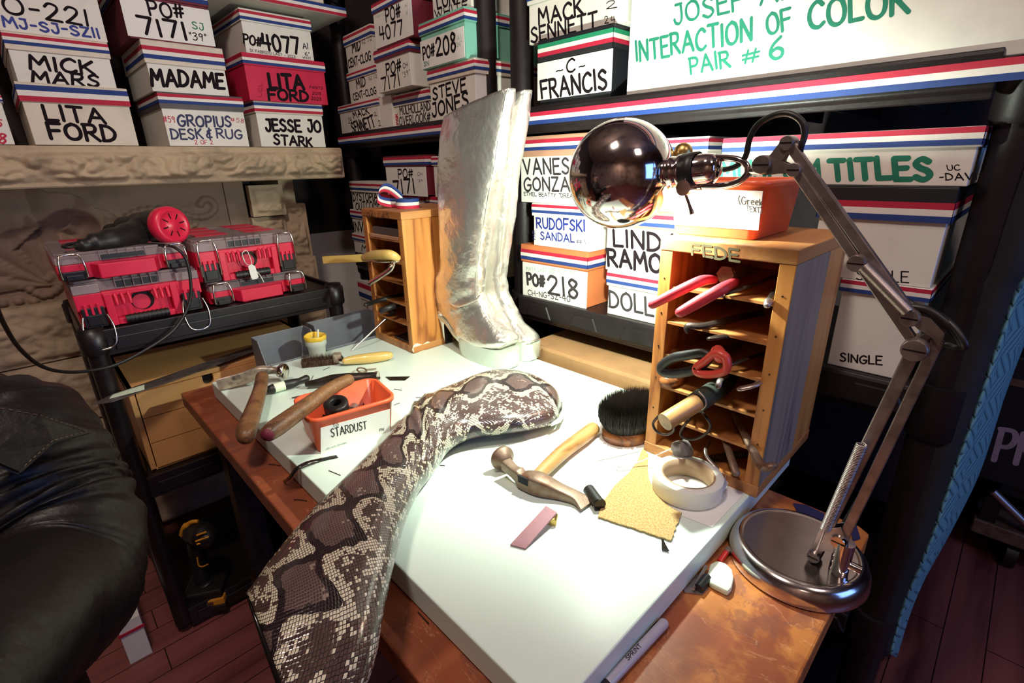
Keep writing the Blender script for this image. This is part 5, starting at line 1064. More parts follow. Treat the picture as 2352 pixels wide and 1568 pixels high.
# bottom bracket
F0 = [lp(1876,1268), lp(1926,1232)]
m = MB(); q = [L3(p) for p in (lp(1880,1262), lp(1902,1210), lp(1935,1205), lp(1948,1240), lp(1930,1268), lp(1900,1258))]
for dx in (-.007, .005): m.add([p+Vector((dx,0,0)) for p in q]+[p+Vector((dx+.002,0,0)) for p in q], [tuple(range(6)), tuple(reversed(range(6,12)))]+[(i,(i+1)%6,(i+1)%6+6,i+6) for i in range(6)])
m.build('base_bracket', 'dull_steel', lamp); MB().tube([L3(lp(1926,1268)), st+Vector((0,0,.04))], .007, 14).build('swivel_post', 'dull_steel', lamp)
bar('lower_arm', lp(1872,1270), lp(2106,790), .0064); bar('lower_arm', lp(1934,1242), lp(2155,780), .0054)
screw('pivot_screw', 1874, 1270, .0075, -.012, .009, 'chrome'); screw('pivot_screw', 1930, 1235, .0085, -.012, .009, 'chrome')
def spring(a, b, r_, turns, par=lamp):
    a, b = L3(a), L3(b); d = b-a; F_ = frameM(a, d); MB().tube([F_ @ Vector((r_*math.cos(t), r_*math.sin(t), d.length*t/(2*math.pi*turns))) for t in [2*math.pi*turns*i/(turns*10) for i in range(turns*10+1)]], .0011, 5).build('spring', 'dull_steel', par)
spring(lp(1895,1215,.606), lp(1980,1020,.606), .0048, 62); 
MB().tube([L3(lp(1895,1215,.606)), L3(lp(1876,1262,.61))], .0012, 6).build('spring_hook', 'dull_steel', lamp)
# elbow
m = MB(); q = [L3(p) for p in (lp(2086,728), lp(2094,714), lp(2140,728), lp(2172,762), lp(2160,792), lp(2142,770), lp(2112,752))]
for dx in (-.008, .006): m.add([p+Vector((dx,0,0)) for p in q]+[p+Vector((dx+.002,0,0)) for p in q], [tuple(range(7)), tuple(reversed(range(7,14)))]+[(i,(i+1)%7,(i+1)%7+7,i+7) for i in range(7)])
m.build('elbow_bracket', 'dull_steel', lamp)
bar('elbow_link', lp(2104,792), lp(2150,758), .0035, .003); screw('elbow_screw', 2106, 796, .0115, -.017, .012); screw('pivot_screw', 2094, 726, .0085, -.013, .010)
bar('upper_arm', lp(1812,328), lp(2102,735), .0052); bar('upper_arm', lp(1829,392), lp(2096,782), .0050)
screw('pivot_screw', 1973, 601, .0088, -.015, .006); spring(lp(1984,612,.607), lp(2086,716,.607), .0050, 60)
# head bracket
m = MB(); q = [L3(p) for p in (lp(1738,372), lp(1752,356), lp(1772,358), lp(1803,318), lp(1822,330), lp(1800,370), lp(1838,385), lp(1834,400), lp(1790,398), lp(1765,402), lp(1745,395))]
for dx in (-.007, .005): m.add([p+Vector((dx,0,0)) for p in q]+[p+Vector((dx+.002,0,0)) for p in q], [tuple(range(11)), tuple(reversed(range(11,22)))]+[(i,(i+1)%11,(i+1)%11+11,i+11) for i in range(11)])
m.build('head_bracket', 'dull_steel', lamp)
screw('knuckle_screw', 1757, 378, .0105, -.013, .010); screw('pivot_screw', 1812, 328, .0075, -.010, .010); screw('pivot_screw', 1828, 390, .0075, -.010, .010)
MB().tube([L3(lp(1745,391)), L3(lp(1718,392))], .0035, 12).build('yoke_rod', 'chrome', lamp)
yo = [lp(1610,427), lp(1655,427), lp(1690,420), lp(1712,405), lp(1718,390), lp(1710,374), lp(1690,365), lp(1655,362), lp(1625,362)]
MB().tube(smooth([L3(p) for p in yo], 4), .0040, 12).build('yoke', 'chrome', lamp)
MB().tube([L3(lp(1588,430))+Vector((-.022,0,0)), L3(lp(1588,430))+Vector((.004,0,0))], .0095, 18).build('yoke_joint', 'chrome', lamp)
MB().tube([L3(lp(1592,428)), L3(lp(1612,427))], .0052, 12).build('yoke_arm', 'chrome', lamp)
MB().tube([L3(lp(1569,430)), L3(lp(1583,470)), L3(lp(1590,492))], [.0022,.0022,.0036], 8).build('adjusting_pin', 'chrome', lamp)
# socket and ball head
GC = onx(1427, 402, .612); GR = .0725
S0, S1 = lp(1530,398), lp(1655,384)
sd_ = (L3(S1)-L3(S0)); F_ = frameM(L3(S0), sd_); Ls = sd_.length
so_ = MB().lathe([(.0205,-.012),(.0215,0),(.0215,.006),(.020,.008),(.020,Ls*.28),(.0212,Ls*.29),(.0212,Ls*.34),(.0185,Ls*.36),(.0185,Ls*.8),(.0165,Ls*.9),(.010,Ls*.98),(0,Ls)], 40, M=F_).build('socket', 'chrome', lamp)
MB().lathe([(.0215,Ls*.36),(.0218,Ls*.36),(.0218,Ls*.62),(.0215,Ls*.62)], 40, M=F_).build('rubber_band', 'rubber', so_)
AX = Vector((.72, .36, -.60)).normalized()      # opening of the ball faces the shelves and the bench
TH = math.radians(51); prof = []; nn_ = 40
for i in range(nn_+1): a = math.pi-(math.pi-TH)*i/nn_; prof.append((GR*math.sin(a), GR*math.cos(a)))
prof += [(GR*math.sin(TH)-.0015, GR*math.cos(TH)+.0008)]
for i in range(nn_, -1, -1): a = math.pi-(math.pi-TH)*i/nn_; prof.append(((GR-.002)*math.sin(a), (GR-.002)*math.cos(a)))
hd = MB().lathe(prof, 80, M=frameM(L3(GC), AX)).build('ball_shade', 'chrome', lamp)
m, t, b = nt('bulb_glass'); b.inputs['Base Color'].default_value = (1, 1, 1, 1); b.inputs['Emission Color'].default_value = (.95, 1, .93, 1); b.inputs['Emission Strength'].default_value = 30
MB().ball((0,0,0), .020, 24, sc=(1,1,1.2), M=frameM(L3(GC)+AX*.012, AX)).build('bulb', 'bulb_glass', lamp)
li = bpy.data.lights.new('lamp_light', 'POINT'); li.energy = 23; li.color = (.87, 1, .85); li.shadow_soft_size = .012
l_ = bpy.data.objects.new('lamp_light', li); COL.objects.link(l_); l_.parent = lamp; l_.location = L3(GC)+AX*.043
MB().ball(tuple(L3(lp(1569,350,.66))), .0125, 18).build('end_knob', 'brass', lamp)
cd = [lp(1662,390), lp(1690,382), lp(1712,360), lp(1722,318), lp(1742,285), lp(1780,264), lp(1815,262), lp(1842,280), lp(1848,310), lp(1838,345), lp(1845,370,.64), lp(1900,450,.64), lp(1980,560,.64), lp(2060,670,.64), lp(2110,706,.635), lp(2150,720,.63), lp(2190,750,.62), lp(2216,792,.615), lp(2200,800,.63), lp(2160,800,.64), lp(2100,900,.645), lp(2000,1100,.645), lp(1940,1200,.65)]
MB().tube(smooth([L3(p) for p in cd], 5), .0033, 10).build('cord', 'rubber', lamp)
MB().tube(smooth([L3(p) for p in (lp(2095,705), lp(2130,712), lp(2165,735), lp(2195,765), lp(2214,795))], 5), [.0042]*21, 10).build('cord_sleeve', 'rubber', lamp)
# ================================================================== UTILITY CART
cx0, cx1, cy0, cy1 = .045, .665, 1.45, 1.86; ct = .925
cart = thing('utility_cart', 'black plastic utility cart in front of the fireplace, loaded with red organizer cases', 'cart', ((cx0+cx1)/2, (cy0+cy1)/2, 0))
def C3(m): m.v = [(x-(cx0+cx1)/2, y-(cy0+cy1)/2, z) for x, y, z in m.v]; return m
for x in (cx0+.015, cx1-.015):
    for y in (cy0+.015, cy1-.015):
        m = MB(); m.tube([(x, y, .03), (x, y, ct+.004)], .021, 24); lg = C3(m).build('leg', 'black_plastic', cart)
        m = MB(); m.lathe([(.0265, ct-.055), (.0285, ct-.05), (.0285, ct-.002), (.025, ct), (.023, ct+.008), (.019, ct+.008), (.018, ct+.002), (0, ct+.002)], 28, M=Matrix.Translation((x, y, 0))); C3(m).build('cap', 'black_plastic', lg)
for zt_ in (ct, .522, .075):
    m = MB(); h_ = .062
    m.box(cx0+.03, cx1-.03, cy0+.004, cy1-.004, zt_-.012, zt_-.001)
    for (a, b_, c, d) in ((cx0+.03, cx1-.03, cy0-.002, cy0+.006), (cx0+.03, cx1-.03, cy1-.006, cy1+.002)): m.box(a, b_, c, d, zt_-h_, zt_)
    for (a, b_, c, d) in ((cx0-.002, cx0+.006, cy0+.03, cy1-.03), (cx1-.006, cx1+.002, cy0+.03, cy1-.03)): m.box(a, b_, c, d, zt_-h_, zt_)
    m.box(cx0+.05, cx1-.05, cy0-.006, cy0-.001, zt_-.052, zt_-.020)
    for i in range(9): m.box(cx0+.05+i*.062, cx0+.054+i*.062, cy0+.01, cy1-.01, zt_-.045, zt_-.013)
    C3(m).build('cart_shelf', 'black_plastic', cart, bevel=.003)
# ------------------------------------------------------------------ organizer cases
def organizer(label, x, y, z, w, d, h, deep, open_bail=False, rz=0):
    r = thing('organizer_case', label, 'case', (x, y, z), rz, 'red organizer cases')
    ht = h*(.74 if deep else .62)
    def oct_(x0, x1, y0, y1, c): return [(x0+c, y0), (x1-c, y0), (x1, y0+c), (x1, y1), (x0, y1), (x0, y0+c)]
    m = MB()
    if deep:
        m.prism(oct_(0, w, .022, d, .006), .003, ht)
        # framed front with recess
        for (a, b_) in ((.052, .068), (w-.068, w-.052)): m.box(a, b_, 0, .0225, .002, ht-.004)
        m.box(.068, w-.068, 0, .0225, .002, ht*.20); m.box(.050, w-.050, .004, .0225, ht-.012, ht)
        m.box(0, .052, .006, .0225, ht*.55, ht); m.box(w-.052, w, .006, .0225, ht*.55, ht)
        m.box(.004, .050, .012, .0225, .006, ht*.56); m.box(w-.050, w-.004, .012, .0225, .006, ht*.56)
    else:
        m.prism(oct_(0, w, .028, d, .006), .003, ht)
        m.prism([(.060, .0275), (.072, 0), (w-.072, 0), (w-.060, .0275), (w-.070, .0275), (w-.080, .010), (.080, .010), (.070, .0275)], .002, ht-.004)
        m.box(.075, .09, .002, .028, -.0, .006); m.box(0, .052, .012, .0285, ht*.55, ht); m.box(w-.052, w, .012, .0285, ht*.55, ht)
    body = m.build('tray', 'red_plastic', r, bevel=.0018)
    m = MB(); out = oct_(-.001, w+.001, .020 if deep else .026, d, .008)
    m.prism(out, ht+.0005, h-.006); m.prism([(px*.97+w*.015, py*.97+d*.015) for px, py in out], h-.006, h-.0005)
    for xx in (.001, w-.050): m.box(xx, xx+.049, .004 if deep else .010, .022 if deep else .028, ht+.001, h-.008)
    for i in range(6): m.box(w*.32+i*w*.07, w*.32+i*w*.07+.002, .014 if deep else .020, .05, ht+.002, h+.0006)
    m.build('clear_lid', 'clear_plastic', r, bevel=.003)
    m = MB(); m.box(w*.33, w*.66, .0195, .0265 if deep else .030, ht+.004, h-.010); m.build('lid_grip', 'black_card', r)
    for i in range(3):
        for j in range(2):
            m = MB(); m.box(.03+j*w*.5, .03+j*w*.5+w*.32, .10+i*.09, .10+i*.09+.06, h-.0004, h+.0009)
            if deep or i != 9: m.build('lid_pad', 'red_plastic', r, bevel=.0008)
    for k, xx in enumerate((.006, w-.048)):
        m = MB(); hl_ = ht*(.60 if deep else .62); z0_ = -.006 if deep else .0
        m.box(xx, xx+.042, .001 if deep else .004, .013 if deep else .014, max(.004, ht*.5-hl_*.95), ht*.62); m.box(xx+.006, xx+.036, -.002, .002 if deep else .005, ht*.12, ht*.42)
        lt = m.build('latch', 'black_plastic', r, bevel=.0015)
        m = MB()
        if deep:
            for q in range(3): m.box(xx+.006+q*.012, xx+.011+q*.012, -.001, .007, ht*.42, ht*.72)
            m.build('latch_teeth', 'red_plastic', lt, bevel=.0008)
        xb = xx-.001, xx+.043
        if open_bail: P_ = [(xb[0], -.004, ht*.40), (xb[0]-.006, -.012, ht*.05), (xb[0]-.002, -.020, -.030), (xx+.010, -.022, -.042), (xx+.032, -.022, -.042), (xb[1]+.002, -.020, -.030), (xb[1]+.006, -.012, ht*.05), (xb[1], -.004, ht*.40)]
        else: P_ = [(xb[0], -.003, ht*.25), (xb[0], -.004, ht*.9), (xb[0]+.004, .000, h-.005), (xx+.012, .004, h-.001), (xx+.030, .004, h-.001), (xb[1]-.004, .000, h-.005), (xb[1], -.004, ht*.9), (xb[1], -.003, ht*.25)]
        MB().tube(smooth(P_, 4), .0023, 8).build('wire_bail', 'polished_steel', lt)
    if deep:
        m = MB(); m.tube([(w/2, .0210, ht*.58), (w/2, .0225, ht*.58)], .024, 32); m.tube([(w/2, .0205, ht*.58), (w/2, .0222, ht*.58)], .001, 4); m.build('round_recess', 'heel_black', body)
        m = MB(); m.tube([(w/2-.003, .0200, ht*.54), (w/2-.003, .0212, ht*.54)], .0185, 28); m.build('recess_inset', 'red_card', body)
        m = MB(); m.tube([(.082, -.001, ht*.16), (w-.082, -.001, ht*.16)], .0095, 14)
        for q in range(9): m.tube([(.09+q*(w-.18)/8, -.001, ht*.16), (.094+q*(w-.18)/8, -.001, ht*.16)], .0108, 14)
        m.build('grip', 'rubber', r)
        for xx in (.074, w-.100):
            m = MB()
            for q in range(3): m.tube([(xx+q*.013, -.001, ht*.60), (xx+q*.013, -.001, ht*.85), (xx+q*.013, .008, ht*.92)], .0042, 10)
            m.build('hinge', 'red_plastic', r)
    return r
organizer('deep red organizer case at the bottom of the left stack, its wire latches hanging open', .048, 1.462, ct+.0005, .252, .36, .112, True, True)
organizer('slim red organizer case on top of the left stack, under the heat gun', .036, 1.462, ct+.1135, .252, .36, .062, False)
organizer('slim red organizer case at the bottom of the right stack', .318, 1.462, ct+.0005, .252, .36, .062, False)
organizer('deep red organizer case with a white tag, on top of the right stack', .304, 1.466, ct+.0635, .252, .36, .112, True)
r = wthing('price_tag', 'white tag on a string hanging from the right organizer case', 'tag', ony(587, 617, 1.44))
A = r.location
def t3(px, py, y=1.452): return ony(px, py, y)-A
MB().tube(smooth([t3(562,598), t3(556,583,1.455), t3(566,575), t3(574,590,1.45), t3(578,608), t3(566,606,1.45), t3(558,593,1.452)], 4), .0011, 6).build('string', 'thread_white', r)
MB().tube(smooth([t3(588,622), t3(598,633), t3(606,648)], 3), .0013, 6).build('string_end', 'thread_white', r)
m = MB(); P = [t3(*q, 1.447) for q in ((570,612),(577,606),(586,611),(594,636),(590,640),(581,642),(577,638))]; m.add(P+[p+Vector((0,.001,0)) for p in P], [tuple(range(7)), tuple(reversed(range(7,14)))]+[(i,(i+1)%7,(i+1)%7+7,i+7) for i in range(7)]); m.build('card', 'label_paper', r)
# ------------------------------------------------------------------ heat gun
r = wthing('heat_gun', 'black heat gun with round red rear cap, lying on the left organizer cases', 'heat gun', Vector((.22, 1.60, ct+.177)))
A = r.location
capc = ony(396, 517, 1.53); axd = Vector((.42, -.88, .10)).normalized()
F_ = frameM(capc-A, axd)
MB().lathe([(.043,-.030),(.047,-.022),(.0475,-.004),(.044,.004),(.036,.008),(.034,.006),(.014,.006),(.012,.008),(0,.008)], 44, M=F_).build('rear_cap', 'red_plastic', r)
m = MB()
for k in range(8):
    a = k*math.pi/4+.2; m.box(.016, .030, -.0014, .0014, .0058, .0066, M=F_ @ Matrix.Rotation(a, 4, 'Z'))
m.build('vent_slots', 'heel_black', r)
MB().tube(smooth([capc-A-axd*.028, capc-A-axd*.07, capc-A-axd*.12, capc-A-axd*.16+Vector((-.01,0,0)), capc-A-axd*.22+Vector((-.012,0,0))], 4), [.0445]*5+[.042]*4+[.036]*4+[.022]*4, 24).build('motor_body', 'rubber', r)
hp_ = [ony(345,520,1.60)-A, ony(315,534,1.575)-A, ony(280,545,1.54)-A, ony(240,554,1.52)-A, ony(205,561,1.51)-A, ony(180,565,1.505)-A]
MB().tube(smooth(hp_, 4), [.036]*4+[.031]*4+[.0275]*4+[.023]*4+[.015]*4+[.010], 20, flat=1.0, rnd=True).build('handle', 'rubber', r)
cdp = [ony(182,564,1.50), ony(160,568,1.49), ony(146,567,1.50), ony(150,563,1.52), ony(200,556,1.53), ony(300,560,1.545), ony(360,562,1.50), ony(398,567,1.452), ony(425,590,1.432), ony(436,630,1.428), ony(438,680,1.425), ony(425,720,1.42), ony(395,762,1.41), ony(340,800,1.40), ony(270,836,1.39), ony(200,852,1.37), ony(140,853,1.33), ony(90,838,1.28), ony(45,800,1.22), ony(15,755,1.16), ony(-10,700,1.1), ony(-60,560,1.05)]
MB().tube(smooth([p-A for p in cdp], 5), .0036, 8).build('power_cord', 'rubber', r)
# ------------------------------------------------------------------ drawer box + straightedge on the middle shelf
r = thing('drawer_box', 'plain birch drawer box with three drawers on the cart middle shelf', 'drawer unit', (.092, 1.475, .5225))
w_, d_, h_ = .50, .33, .236
m = MB(); m.box(0, .012, 0, d_, 0, h_); m.box(w_-.012, w_, 0, d_, 0, h_); m.box(0, w_, d_-.012, d_, 0, h_); m.box(0, w_, 0, d_, h_-.012, h_); m.box(0, w_, 0, d_, 0, .006); m.build('carcass', 'birch', r, bevel=.001)
for i in range(3):
    z0 = .008+i*.0725; m = MB(); out = [(.014, z0), (w_-.014, z0), (w_-.014, z0+.070)]
    if i == 2:
        c = .175; out += [(c+.013, z0+.070), (c+.013, z0+.056)]+[(c+.013*math.cos(a), z0+.056-.013*math.sin(a)) for a in [math.pi*k/8 for k in range(1, 8)]]+[(c-.013, z0+.056), (c-.013, z0+.070)]
    out += [(.014, z0+.070)]
    m.add([(x, -.004, z) for x, z in out]+[(x, .010, z) for x, z in out], [tuple(reversed(range(len(out)))), tuple(range(len(out), 2*len(out)))]+[(k, k+len(out), (k+1) % len(out)+len(out), (k+1) % len(out)) for k in range(len(out))])
    m.build('drawer_front', 'birch', r)
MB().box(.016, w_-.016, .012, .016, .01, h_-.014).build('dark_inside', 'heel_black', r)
a, b = onz(212, 931, .772), onz(600, 795, .772); d = b-a; s_ = Vector((-d.y, d.x, 0)).normalized()*.019
r = wthing('steel_straightedge', 'long worn steel straightedge jutting out over the birch drawer box', 'straightedge', a)
out = [(0,.004),(.03,-.023),(d.length,-.023),(d.length,.023),(.05,.023)]; F_ = frameM((0,0,0), (0,0,1), d)
MB().prism(out, 0, .0015, M=F_).build('blade', 'dull_steel', r); MB().prism([(.035,.001),(.10,-.0185),(.115,.012),(.075,.018),(.05,.019)], .0016, .0022, M=F_).build('masking_patch', 'chalk', r)
# ------------------------------------------------------------------ cordless drill on the bottom shelf
r = wthing('cordless_drill', 'black and yellow cordless drill standing in the dark lower part of the cart', 'drill', ony(478, 1352, 1.50))
A = r.location
def dr(px, py, y=1.50): return ony(px, py, y)-A
MB().tube(smooth([dr(432,1222,1.52), dr(445,1220,1.50), dr(462,1226,1.47), dr(474,1233,1.44)], 4), [.022]*4+[.034]*4+[.035]*4+[.029], 20, rnd=True).build('motor_housing', 'rubber', r)
hs = MB().tube(smooth([dr(424,1226,1.51), dr(428,1210,1.50), dr(440,1199,1.49), dr(456,1197,1.48)], 5), [.009]*8+[.006]*7+[.004], 8, flat=1.6).build('side_shell', 'drill_yellow', r)
for q0, q1 in (((452,1229),(474,1221)), ((449,1243),(480,1232)), ((452,1250),(482,1239))): MB().tube([dr(*q0, 1.425), dr(*q1, 1.415)], .0028, 8).build('trim_line', 'drill_yellow', r)
MB().tube(smooth([dr(448,1240), dr(455,1280), dr(462,1320), dr(468,1335)], 4), [.022]*4+[.019]*4+[.021]*4+[.026], 16).build('handle', 'rubber', r)
MB().tube(smooth([dr(453,1280,1.478), dr(456,1297,1.478), dr(464,1301,1.475), dr(478,1295,1.478)], 4), .0022, 6).build('handle_line', 'drill_yellow', r)
M_r = Matrix.Rotation(-.50, 4, 'Z')
MB().box(-.052,.052,-.050,.05,.0,.030, M=M_r).build('foot', 'rubber', r, bevel=.006)
bt = MB().box(-.055,.055,-.053,.05,-.022,.002, M=M_r).build('battery', 'drill_yellow', r, bevel=.004)
MB().box(-.057,.057,-.055,.05,-.045,-.0222, M=M_r).build('battery_base', 'rubber', bt, bevel=.004)
MB().box(-.012,.026,-.0545,-.0535,-.016,-.004, M=M_r).build('release_tab', 'rust_steel', bt)
# striped box on the floor behind the seated person
sbx, _ = sbox('white box with thin red stripe on the floor beside the cart leg', Frame((0, 1.442), 0), (283,1494), (372,1490), (345,1398), None, .3, 'paper', 'paper', None, lid=False, z0=.001, wid=.058)
m = MB(); m.box(0, .0582, -.0004, .0028, .10, .108); m.build('stripe', 'rib_red', sbx)
# ================================================================== RIGHT SIDE: quilted blanket, equipment cart
Lp = [(2470,300),(2400,480),(2352,620),(2322,680),(2251,888),(2234,940),(2189,1065),(2132,1235),(2070,1388),(2040,1500)]
Rp = [(2560,380),(2470,560),(2400,690),(2352,770),(2300,905),(2284,955),(2240,1088),(2178,1215),(2098,1365),(2050,1500)]
def blanket():
    r = wthing('moving_blanket', 'blue quilted moving blanket with black stitched binding hanging at the right', 'blanket', Vector((1.0, 0, 1.0)))
    A = r.location; Lw = [onx(*p, .985) for p in Lp]; Rw = [onx(*p, 1.30) for p in Rp]
    Lw, Rw = smooth(Lw, 6), smooth(Rw, 6); n_ = 26; vs = []
    for a, b in zip(Lw, Rw):
        for j in range(n_+1):
            t = j/n_; p = a.lerp(b, t); vs.append(p-A+Vector((0, .010*math.sin(t*9+p.z*5)*min(1, t*4)*(1-t), 0)))
    m = MB(); m.add(vs, [(i*(n_+1)+j, i*(n_+1)+j+1, (i+1)*(n_+1)+j+1, (i+1)*(n_+1)+j) for i in range(len(Lw)-1) for j in range(n_)], 0, True)
    o = m.build('quilted_sheet', 'blue_quilt', r); q = o.modifiers.new('thick', 'SOLIDIFY'); q.thickness = .006
    m = MB(); vs = []
    for a in Lw: vs += [a-A+Vector((-.003, .0, 0)), a-A+Vector((-.010, .034, 0))]
    m.add(vs, [(2*i, 2*i+2, 2*i+3, 2*i+1) for i in range(len(Lw)-1)], 0, True); o = m.build('binding', 'dark_cloth', r); q = o.modifiers.new('thick', 'SOLIDIFY'); q.thickness = .007
    m = MB()
    for k in range(len(Lw)-1):
        for s in range(3):
            t0, t1 = s/3, s/3+.2; p = Lw[k].lerp(Lw[k+1], t0)-A+Vector((-.011, .022, 0)); q_ = Lw[k].lerp(Lw[k+1], t1)-A+Vector((-.011, .022, 0)); m.tube([p, q_], .0011, 5)
    m.build('stitching', 'dull_steel', r)
blanket()
r = thing('equipment_cart', 'low dark metal cart with diagonal strut on the floor at the far right', 'cart', (2.55, -.45, 0))
MB().box(-.55,.55,-.55,.36,.10,.15).build('deck_rail', 'rust_steel', r, bevel=.004)
MB().box(-.5,.5,-.5,.33,.24,.28).build('top_deck', 'black_plastic', r, bevel=.004)
for x in (-.52,.52):
    for y in (-.52,.33): MB().box(x-.02,x+.02,y-.02,y+.02,.10,.24).build('leg', 'black_plastic', r)
MB().tube([Vector((-.54,.34,.26)), Vector((-.54,.16,.12))], .012, 10).build('diagonal_strut', 'dull_steel', r)
for y in (-.45,.25): MB().tube([(-.5,y-.014,.047),(-.5,y+.014,.047)], .046, 20).build('caster', 'rubber', r)
r = thing('flight_case', 'black case lettered PK on the low metal cart at the far right', 'case', (2.03, .02, .282), -math.pi/2)
MB().box(0,.80,0,.5,0,.42).build('case_body', 'black_card', r, bevel=.006); MB().box(.0,.80,-.003,.0,.33,.352).build('edge_band', 'rust_steel', r)
m = MB(); inv = (Matrix.Translation(Vector((2.03,.02,.282))) @ Matrix.Rotation(-math.pi/2,4,'Z')).inverted()
P = [inv @ onx(*q, 2.03) for q in ((2283,1055),(2372,1072),(2301,985))]; letters(m, 'PK', P[0], P[1]-P[0], P[2]-P[0], (0,-1,0), .10); m.build('lettering', 'case_print', r)
# ================================================================== PERSON in a leather jacket, seated at the left
def W3(px, py, t): return EYE + ray(px, py)*t
SHO, ELB, WRI = W3(-5, 975, .80), W3(138, 1285, .74), W3(-220, 1760, .50)
UPV = Vector((0, 0, 1)); cen = SHO+Vector((-.20, .0, -.02))
pr = thing('person', 'person in a black leather jacket seated at the left, seen from shoulder to forearm', 'person', (cen.x, cen.y, 0))
A = pr.location
hipc = Vector((cen.x-.02, cen.y+.03, .50)); neck = Vector((cen.x-.02, cen.y+.01, SHO.z+.075)); chest = Vector((cen.x, cen.y, SHO.z-.10)); belly = Vector((cen.x, cen.y+.02, .68)); head = Vector((cen.x-.06, cen.y-.0, SHO.z+.21))
RS = SHO+Vector((-.39, .02, 0)); RE = RS+Vector((-.06, .02, -.26)); RW = RE+Vector((.14, -.16, -.06))
kn = [hipc+Vector((sx*.13, -.42, .0)) for sx in (-1, 1)]; hp2 = [hipc+Vector((sx*.09, 0, -.02)) for sx in (-1, 1)]; an = [k+Vector((0, .02, -.40)) for k in kn]; toe = [a+Vector((0, -.16, -.05)) for a in an]
V_ = [hipc, belly, chest, neck, head+Vector((0,0,-.05)), head+Vector((0,0,.05)), SHO, ELB, WRI, RS, RE, RW, hp2[0], kn[0], an[0], toe[0], hp2[1], kn[1], an[1], toe[1]]
RR = [.13, .125, .14, .055, .07, .085, .062, .045, .028, .062, .045, .028, .09, .062, .042, .035, .09, .062, .042, .035]
E_ = [(0,1),(1,2),(2,3),(3,4),(4,5),(2,6),(6,7),(7,8),(2,9),(9,10),(10,11),(0,12),(12,13),(13,14),(14,15),(0,16),(16,17),(17,18),(18,19)]
def fingers(wr, dr, sd, base):
    vs = []; 
    pal = wr+dr*.085; vs.append((pal, .026, base))
    for k, (o_, l) in enumerate(((-.030,.062),(-.011,.072),(.009,.068),(.028,.054))):
        a = pal+dr*.014+sd*o_; vs.append((a, .010, 'P')); vs.append((a+dr*l*.55+Vector((0,0,-.008)), .0088, 'L')); vs.append((a+dr*l*.85+Vector((0,0,-.026)), .0080, 'L'))
    vs.append((wr+dr*.03+sd*-.035, .012, 'W')); vs.append((wr+dr*.07+sd*-.055+Vector((0,0,-.01)), .0095, 'L'))
    return vs
for wi, el in ((8, ELB), (11, RE)):
    wr = V_[wi]; dr_ = (wr-el).normalized(); sd = dr_.cross(UPV).normalized(); pi_ = None
    for p, rr2, kd in fingers(wr, dr_, sd, wi):
        V_.append(p); RR.append(rr2); i = len(V_)-1
        if kd == wi: E_.append((wi, i)); pi_ = i
        elif kd == 'P': E_.append((pi_, i))
        elif kd == 'W': E_.append((wi, i))
        else: E_.append((i-1, i))
me = bpy.data.meshes.new('body'); me.from_pydata([v-A for v in V_], E_, []); bo = bpy.data.objects.new('body', me); COL.objects.link(bo); bo.parent = pr; me.materials.append(MATS['skin'])
sk = bo.modifiers.new('skin', 'SKIN'); sk.use_smooth_shade = True
for i, q in enumerate(RR): me.skin_vertices[0].data[i].radius = (q, q)
me.skin_vertices[0].data[0].use_root = True
ss = bo.modifiers.new('sub', 'SUBSURF'); ss.levels = 1; ss.render_levels = 1
m = MB(); m.ball(tuple(head+Vector((.0,.030,.040))-A), .098, 24, sc=(.88,.95,.95)); m.build('hair', 'hair', pr)
hc = head-A; MB().tube([hc+Vector((0,-.078,.010)), hc+Vector((0,-.098,-.020)), hc+Vector((0,-.084,-.026))], [.006,.012,.006], 10, rnd=True).build('nose', 'skin', pr)
for sx in (-1, 1):
    MB().ball(tuple(hc+Vector((sx*.030,-.076,.012))), .012, 12, sc=(1,.6,.7)).build('eye', 'chalk', pr); MB().ball(tuple(hc+Vector((sx*.030,-.0835,.012))), .005, 10, sc=(1,.5,1)).build('iris', 'heel_black', pr)
    MB().ball(tuple(hc+Vector((sx*.080,.0,-.005))), .022, 12, sc=(.35,.7,1.2)).build('ear', 'skin', pr)
MB().tube([hc+Vector((-.022,-.074,-.052)), hc+Vector((0,-.082,-.054)), hc+Vector((.022,-.074,-.052))], [.003,.006,.003], 10, rnd=True).build('lips', 'red_rubber', pr)
# jacket: sleeve, body, collar flap
def cloth(path, rad, n=56, amp=.004, sc=(1,1), folds=()):
    P_ = smooth(path, 12); R_ = smooth([(a, 0, 0) for a in rad], 12); rings = []; k = len(P_); T = [(P_[min(i+1,k-1)]-P_[max(i-1,0)]).normalized() for i in range(k)]
    u = Vector((0,1,0)); u = (u-T[0]*u.dot(T[0])).normalized(); L_ = 0
    for i in range(k):
        if i: L_ += (P_[i]-P_[i-1]).length
        u = (u-T[i]*u.dot(T[i])).normalized(); w = T[i].cross(u); ring = []
        for j in range(n):
            a = 2*math.pi*j/n; dv = w*math.cos(a)*sc[0]+u*math.sin(a)*sc[1]; p = P_[i]+dv*R_[i].x
            q = amp*1.3*noise.noise(p*9)+amp*.6*noise.noise(p*24)
            for (c_, wd, fq, am) in folds:
                g_ = math.exp(-((L_-c_)/wd)**2); q += am*g_*abs(math.sin(L_*fq+1.6*math.sin(a)+2*noise.noise(p*7)))
            ring.append(p+dv*q-A)
        rings.append(ring)
    return rings
SL = (SHO-ELB).length
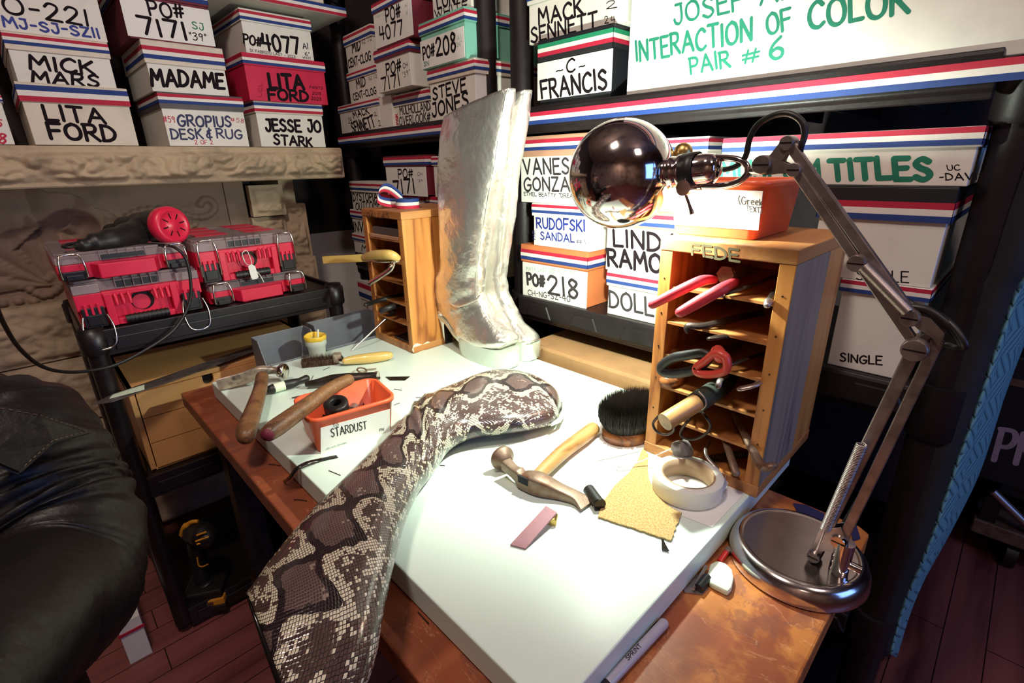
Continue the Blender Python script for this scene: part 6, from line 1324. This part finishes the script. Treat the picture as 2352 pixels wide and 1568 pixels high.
jk = MB().loft(cloth([SHO+Vector((-.035,.01,.035)), SHO+Vector((-.004,0,-.012)), SHO.lerp(ELB,.32), SHO.lerp(ELB,.68), ELB+Vector((.004,0,.010)), ELB.lerp(WRI,.22)+Vector((.0,0,-.015)), ELB.lerp(WRI,.6), WRI], [.040,.076,.078,.074,.069,.070,.062,.050], folds=((.03,.045,120,.006),(SL*.98,.07,150,.010),(SL*1.22,.06,170,.006))), 0, True, True).build('jacket_sleeve', 'leather_jacket', pr)
MB().loft(cloth([RS+Vector((.03,0,.03)), RS, RS.lerp(RE,.5), RE, RE.lerp(RW,.5), RW], [.045,.078,.076,.068,.060,.048], n=32), 0, True, True).build('jacket_sleeve', 'leather_jacket', pr)
tor = cloth([Vector((cen.x,cen.y+.02,.50)), Vector((cen.x,cen.y+.01,.70)), Vector((cen.x,cen.y,SHO.z-.14)), Vector((cen.x,cen.y,SHO.z-.02)), Vector((cen.x-.01,cen.y+.01,SHO.z+.055)), neck], [.17,.175,.19,.175,.105,.065], amp=.005, sc=(1.08,.72))
MB().loft(tor, 0, True, True).build('jacket_body', 'leather_jacket', pr)
# pointed lapel lying over the chest and shoulder, with stitched edge
tip = W3(203, 992, .700); lp_ = [W3(-30, 932, .67), W3(90, 953, .668), tip, W3(120, 1015, .675), W3(45, 1082, .652), W3(-30, 1050, .65)]
m = MB(); P = [p-A for p in lp_]; nn3 = (P[2]-P[0]).cross(P[4]-P[0]).normalized(); nn3 = nn3 if nn3.dot(EYE-A-P[0]) > 0 else -nn3
m.add([p+nn3*.002 for p in P]+[p-nn3*.003 for p in P], [tuple(range(6)), tuple(reversed(range(6,12)))]+[(i,(i+1)%6,(i+1)%6+6,i+6) for i in range(6)])
lpo = m.build('lapel', 'leather_jacket', pr, bevel=.0015)
m = MB(); ce = sum(P, Vector())/6
for a, b in ((0,1),(1,2),(2,3),(3,4)):
    p0, p1 = P[a].lerp(ce, .06)+nn3*.0026, P[b].lerp(ce, .06)+nn3*.0026; n_ = int((p1-p0).length/.005)
    for i in range(n_): m.tube([p0.lerp(p1, i/n_), p0.lerp(p1, (i+.55)/n_)], .0004, 5)
m.build('lapel_stitching', 'rust_steel', lpo)
MB().tube(smooth([W3(10,1240,.70)-A, W3(70,1200,.695)-A, W3(72,1140,.70)-A, W3(66,1100,.705)-A], 5), .0022, 6).build('jacket_zip', 'dull_steel', pr)
for k in (0, 1): MB().loft(cloth([hp2[k]+Vector((0,.03,0)), hp2[k].lerp(kn[k],.5), kn[k], kn[k].lerp(an[k],.5), an[k]], [.105,.095,.075,.062,.055], n=28), 0, True, True).build('trouser_leg', 'dark_cloth', pr)
r = thing('stool', 'dark round stool under the seated person', 'stool', (hipc.x, hipc.y+.02, 0))
MB().lathe([(0,.34),(.17,.34),(.18,.35),(.18,.37),(.17,.375),(0,.375)], 32).build('seat', 'black_plastic', r)
for k in range(4): a = math.pi/4+k*math.pi/2; MB().tube([(.13*math.cos(a), .13*math.sin(a), .34), (.19*math.cos(a), .19*math.sin(a), 0)], .014, 10).build('leg', 'dark_steel', r)
